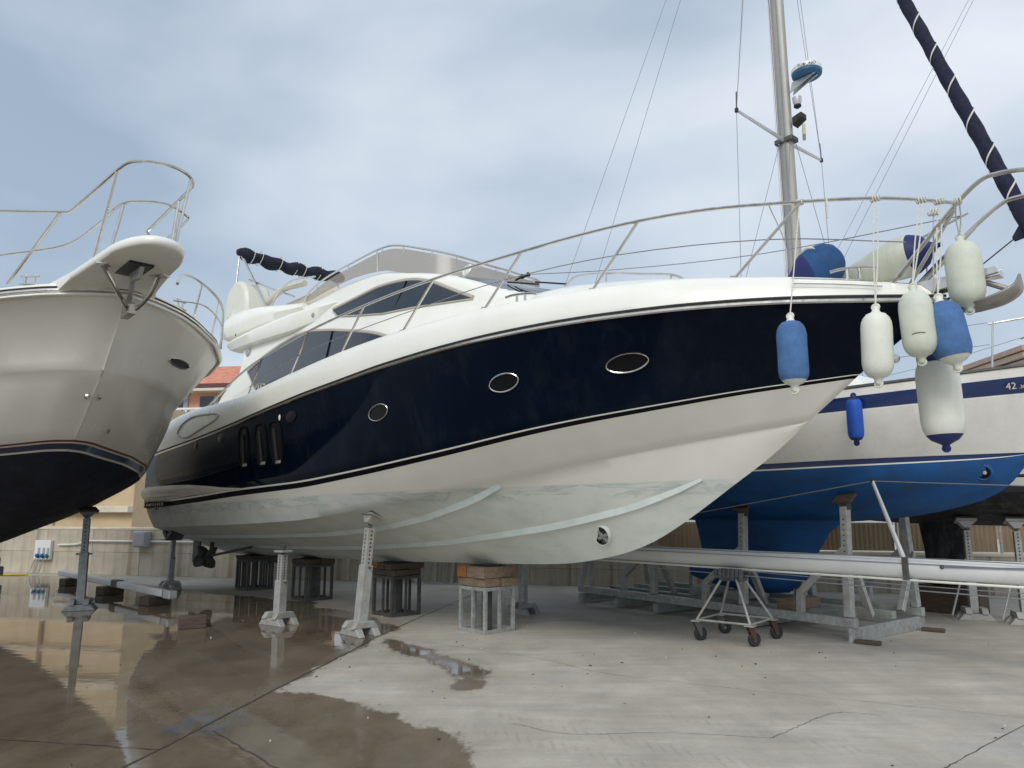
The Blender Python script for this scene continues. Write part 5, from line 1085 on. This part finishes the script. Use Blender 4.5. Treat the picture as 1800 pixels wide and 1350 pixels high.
for s, lb in ((2.1, 'low timber block stack at the foot of the black-bottomed boat'),):
    k4 = thing('block_stack', lb, 'timber stack', (*y4w(1.35, .1), 0), YAW); MB().box((0, 0, .13), (.6, .5, .26)).build('block', WOODD, k4, 0, .02); MB().box((.05, 0, .34), (.5, .42, .14)).build('block', WOODO, k4, 0, .02)
# ================================================================== FENDERS
def fender(label, s, t, ztop, zbot, r, body, end, tilt=(0, 0), rope=None, cover=False, base_=Y1, small=False):
    ln = ztop - zbot; w = base_.matrix_basis @ Vector((s, -t, zbot))
    f = thing('fender', label, 'fender', w, base_.rotation_euler.z, 'fenders hung from the bow' if base_ is Y1 else None)
    f.rotation_euler = (tilt[0], tilt[1], base_.rotation_euler.z)
    k = .045 if not small else .03
    prof = [(.018, .0), (.03, .018), (.032, k), (r * .34, k + .018), (r * .62, k + .25 * r), (r * .83, k + .5 * r), (r * .95, k + .8 * r), (r, k + 1.2 * r)]
    prof = prof + [(a, ln - z) for a, z in prof[::-1]]
    wob = MB()
    if cover:
        wob.lathe(prof, n=32, mis=[1] * 3 + [0] * 9 + [1] * 3)
        wob.build('body', [body, end], f, 50)
        cp = [(a + .008, z) for a, z in prof[5:-3]]; wob2 = MB(); pr2 = []
        for i in range(len(cp) - 1):
            for u in np.linspace(0, 1, 4)[:-1]: pr2.append((lerp(cp[i][0], cp[i + 1][0], u) + random.uniform(-.0015, .0015), lerp(cp[i][1], cp[i + 1][1], u)))
        wob2.lathe([(cp[0][0] - .01, cp[0][1])] + pr2 + [cp[-1], (cp[-1][0] - .012, cp[-1][1])], n=28).build('cover', FENB, f, 60)
    else:
        wob.lathe(prof, n=28, mis=[1] * 5 + [0] * 5 + [1] * 5); wob.build('body', [body, end], f, 60)
    for z in (.012, ln - .012): MB().tube([(.03 * math.cos(a), 0, z + .026 * math.sin(a) * (1 if z > .1 else 1)) for a in np.linspace(0, 2 * math.pi, 13)[:-1]], .011, 6, closed=True).build('eye', end, f)
    if rope:
        inv = (Matrix.Translation(w) @ f.rotation_euler.to_matrix().to_4x4()).inverted()
        for dx in ((-.012, .014) if rope[-1] == 2 else (0,)):
            a = inv @ (base_.matrix_basis @ Vector((rope[0] + dx, -rope[1], rope[2])))
            mid_ = (a + Vector((0, 0, ln))) / 2 + Vector((dx, .0, 0))
            MB().tube(cat([(0, 0, ln + .0), mid_, a], 5), .0065, 6).build('rope', ROPE, f)
        c = inv @ (base_.matrix_basis @ Vector((rope[0], -rope[1], rope[2]))); rx = (inv.to_3x3() @ (base_.matrix_basis.to_3x3() @ Vector((1, 0, -.1)))).normalized()
        yv = rx.cross(Vector((0, 0, 1))).normalized(); zv = rx.cross(yv); hp = []
        for k in range(34):
            a = k * .62; hp.append(c + rx * (-.04 + .0024 * k) + (yv * math.cos(a) + zv * math.sin(a)) * .028)
        MB().tube(hp, .0075, 6).build('hitch', ROPE, f)
    return f
fender('blue cloth-covered fender with white tip hung against the navy topside', 5.40, 1.04, 3.52, 2.80, .125, FENW, FENW, (0, 0), (5.38, .64, 4.745), True)
fender('white cylindrical fender hung alone between the blue fender and the bow', 6.02, .745, 3.53, 2.82, .130, FENW, FENW, (0, .04), (6.0, .385, 4.665, 2))
fender('dirty greenish fender with a slit mark hung at the stem', 6.34, .60, 3.69, 2.985, .136, FENG, FENG, (0, -.03), (6.36, .27, 4.57, 2))
fg = bpy.data.objects['fender.002']; MB().tube([(.137 * math.cos(-1.27 + a), .137 * math.sin(-1.27 + a), .235 + .012 * math.cos(a * 3)) for a in np.linspace(-.38, .38, 10)], .005, 6).build('slit_mark', M('slit_dark', (.2, .19, .13), .8), fg)
fender('blue cloth-covered fender with torn top hung over the stem', 6.56, .43, 3.60, 2.92, .146, FENW, FENW, (.02, -.14), (6.5, .25, 4.52, 2), True)
fender('clean pale green fender hung high from the pulpit', 6.62, .13, 4.19, 3.47, .148, FENG, FENG, (0, -.03), (6.66, .33, 4.45, 2))
fender('largest white fender with navy ends hanging lowest at the bow', 6.28, -.02, 3.22, 2.28, .182, FENW, FENN, (0, -.03), (6.45, .28, 4.42))
fender('brownish fender half hidden behind the dirty greenish one', 6.14, -.32, 3.60, 2.98, .135, FENG, FENG, (0, 0), (6.2, -.28, 4.3))
fender('small bright blue fender hung on the sailing boat topside', .40, 1.50, 3.22, 2.575, .098, FENB2, FENN, (0, 0), None, False, B3, True)
# fenders lying on the foredeck
bf = thing('ball_fender', 'round blue and navy fender lying on the foredeck', 'fender', Y1.matrix_basis @ Vector((5.30, -.12, 3.99)), YAW)
bm_ = Matrix.Rotation(R(38), 3, 'Z') @ Matrix.Rotation(R(68), 3, 'Y')
pf = [(.02, -.40), (.05, -.36), (.10, -.30), (.17, -.24), (.225, -.16), (.255, -.05), (.26, .05), (.245, .14), (.2, .22), (.12, .27), (0, .285)]
MB().lathe([(r_ * .86, z * .86) for r_, z in pf], (0, 0, .226), 32, mat=bm_, mis=[1, 1, 1, 1, 0, 0, 0, 0, 0, 0]).build('body', [M('ball_fender_blue', (.018, .075, .21), .8, var=.2, scale=7, bump=.5, bscale=90), FENN], bf, 60)
MB().tube([bm_ @ Vector((.222 * math.cos(a), .222 * math.sin(a), -.04 - .05 * math.sin(a))) + Vector((0, 0, .226)) for a in np.linspace(2.3, 3.9, 14)], lambda u: .004 + .022 * math.sin(math.pi * u), 8).build('white_crescent', FENW, bf)  # tapered white crescent laid on the ball's skin
MB().tube(cat([bm_ @ Vector((0, 0, -.344)) + Vector((0, 0, .226)), (-.25, -.2, .5), Vector((5.12 - 5.30, -.76 + .12, 4.755 - 3.99))], 5), .0065, 6).build('rope', ROPE, bf)
cf = thing('cone_fender', 'long white fender with blue end lying on the foredeck', 'fender', Y1.matrix_basis @ Vector((5.55, .18, 3.93)), YAW)
cm = Matrix.Rotation(R(-5), 3, 'Z') @ Matrix.Rotation(R(84), 3, 'Y')
MB().lathe([(.03, -.30), (.06, -.18), (.11, .0), (.16, .2), (.205, .4), (.215, .52), (.2, .58), (.15, .68), (.07, .74), (.025, .80), (.02, .84)], (0, 0, .215), 28, mat=cm, mis=[0, 0, 0, 0, 0, 0, 1, 1, 1, 1]).build('body', [FENG, FENN], cf, 60)
# loose rope ends on the rail
tag(MB().tube(cat([Vector(Y1.matrix_basis @ Vector(p)) for p in ((5.62, -.58, 4.72), (5.63, -.60, 4.66), (5.625, -.6, 4.52))], 5), .009, 6).build('rope_end', ROPE), 'short cut rope end tied on the guard rail', 'rope')
hk = MB().tube([Y1.matrix_basis @ Vector((5.4, .38, 4.20)), Y1.matrix_basis @ Vector((6.56, .38, 4.57))], .014, 8).build('boat_hook', ALU); tag(hk, 'slim alloy boat hook lashed beside the pulpit', 'boat hook')
tag(MB().tube(cat([Y1.matrix_basis @ Vector(p) for p in ((6.5, .36, 4.55), (4.5, .25, 4.66), (2.5, .1, 4.92), (.75, .0, 5.24))], 6), .0055, 5).build('stay_line', WIRE), 'thin line running from the pulpit to the flybridge', 'line')
# ================================================================== YARD ODDMENTS
lb_ = thing('boom_spar', 'pale box-section boom lying on blocks by the concrete wall', 'spar', (-6.25, 13.85, 0), math.atan2(18.4 - 13.85, -10.9 + 6.25))
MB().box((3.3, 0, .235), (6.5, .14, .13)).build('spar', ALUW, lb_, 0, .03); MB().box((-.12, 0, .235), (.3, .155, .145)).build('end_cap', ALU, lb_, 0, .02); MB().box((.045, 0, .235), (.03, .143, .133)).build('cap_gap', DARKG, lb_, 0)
MB().box((2.6, 0, .24), (.35, .165, .155)).build('wrap', M('grey_wrap', (.17, .16, .13), .9, var=.3), lb_, 0, .03)
for x in (.55, 3.0, 5.6): MB().box((x, 0, .085), (.3, .45, .165), .2).build('timber_block', WOODD, lb_, 0, .015)
wb = thing('timber_offcut', 'short wet timber block standing alone in the puddle', 'timber', (-4.78, 11.5, 0), .5)
MB().box((0, 0, .09), (.38, .2, .18)).build('block', WOODD, wb, 0, .012); MB().box((.12, .26, .05), (.3, .16, .1), .4).build('chip', WOODD, wb, 0, .01)
db = MB(); rnd = random.Random(5)
for k in range(170):
    x, y = rnd.uniform(-6, 7), rnd.uniform(5.2, 16); r_ = rnd.choice((.004, .006, .008, .01, .014))
    if rnd.random() < .5: x, y = rnd.gauss(1.0, 2.2), rnd.gauss(9.5, 2.2)
    if y < 5: continue
    a = rnd.uniform(0, 3); db.box((x, y, r_ * .4 + .001), (r_ * rnd.uniform(1, 2.6), r_ * rnd.uniform(.8, 1.4), r_ * .8), a, mi=rnd.choice((0, 0, 0, 1, 2)), taper=.7)
tag(db.build('yard_debris', [WOODD, TANL, GALV], None, 0), 'scattered chips and grit on the concrete', None, None, 'stuff')
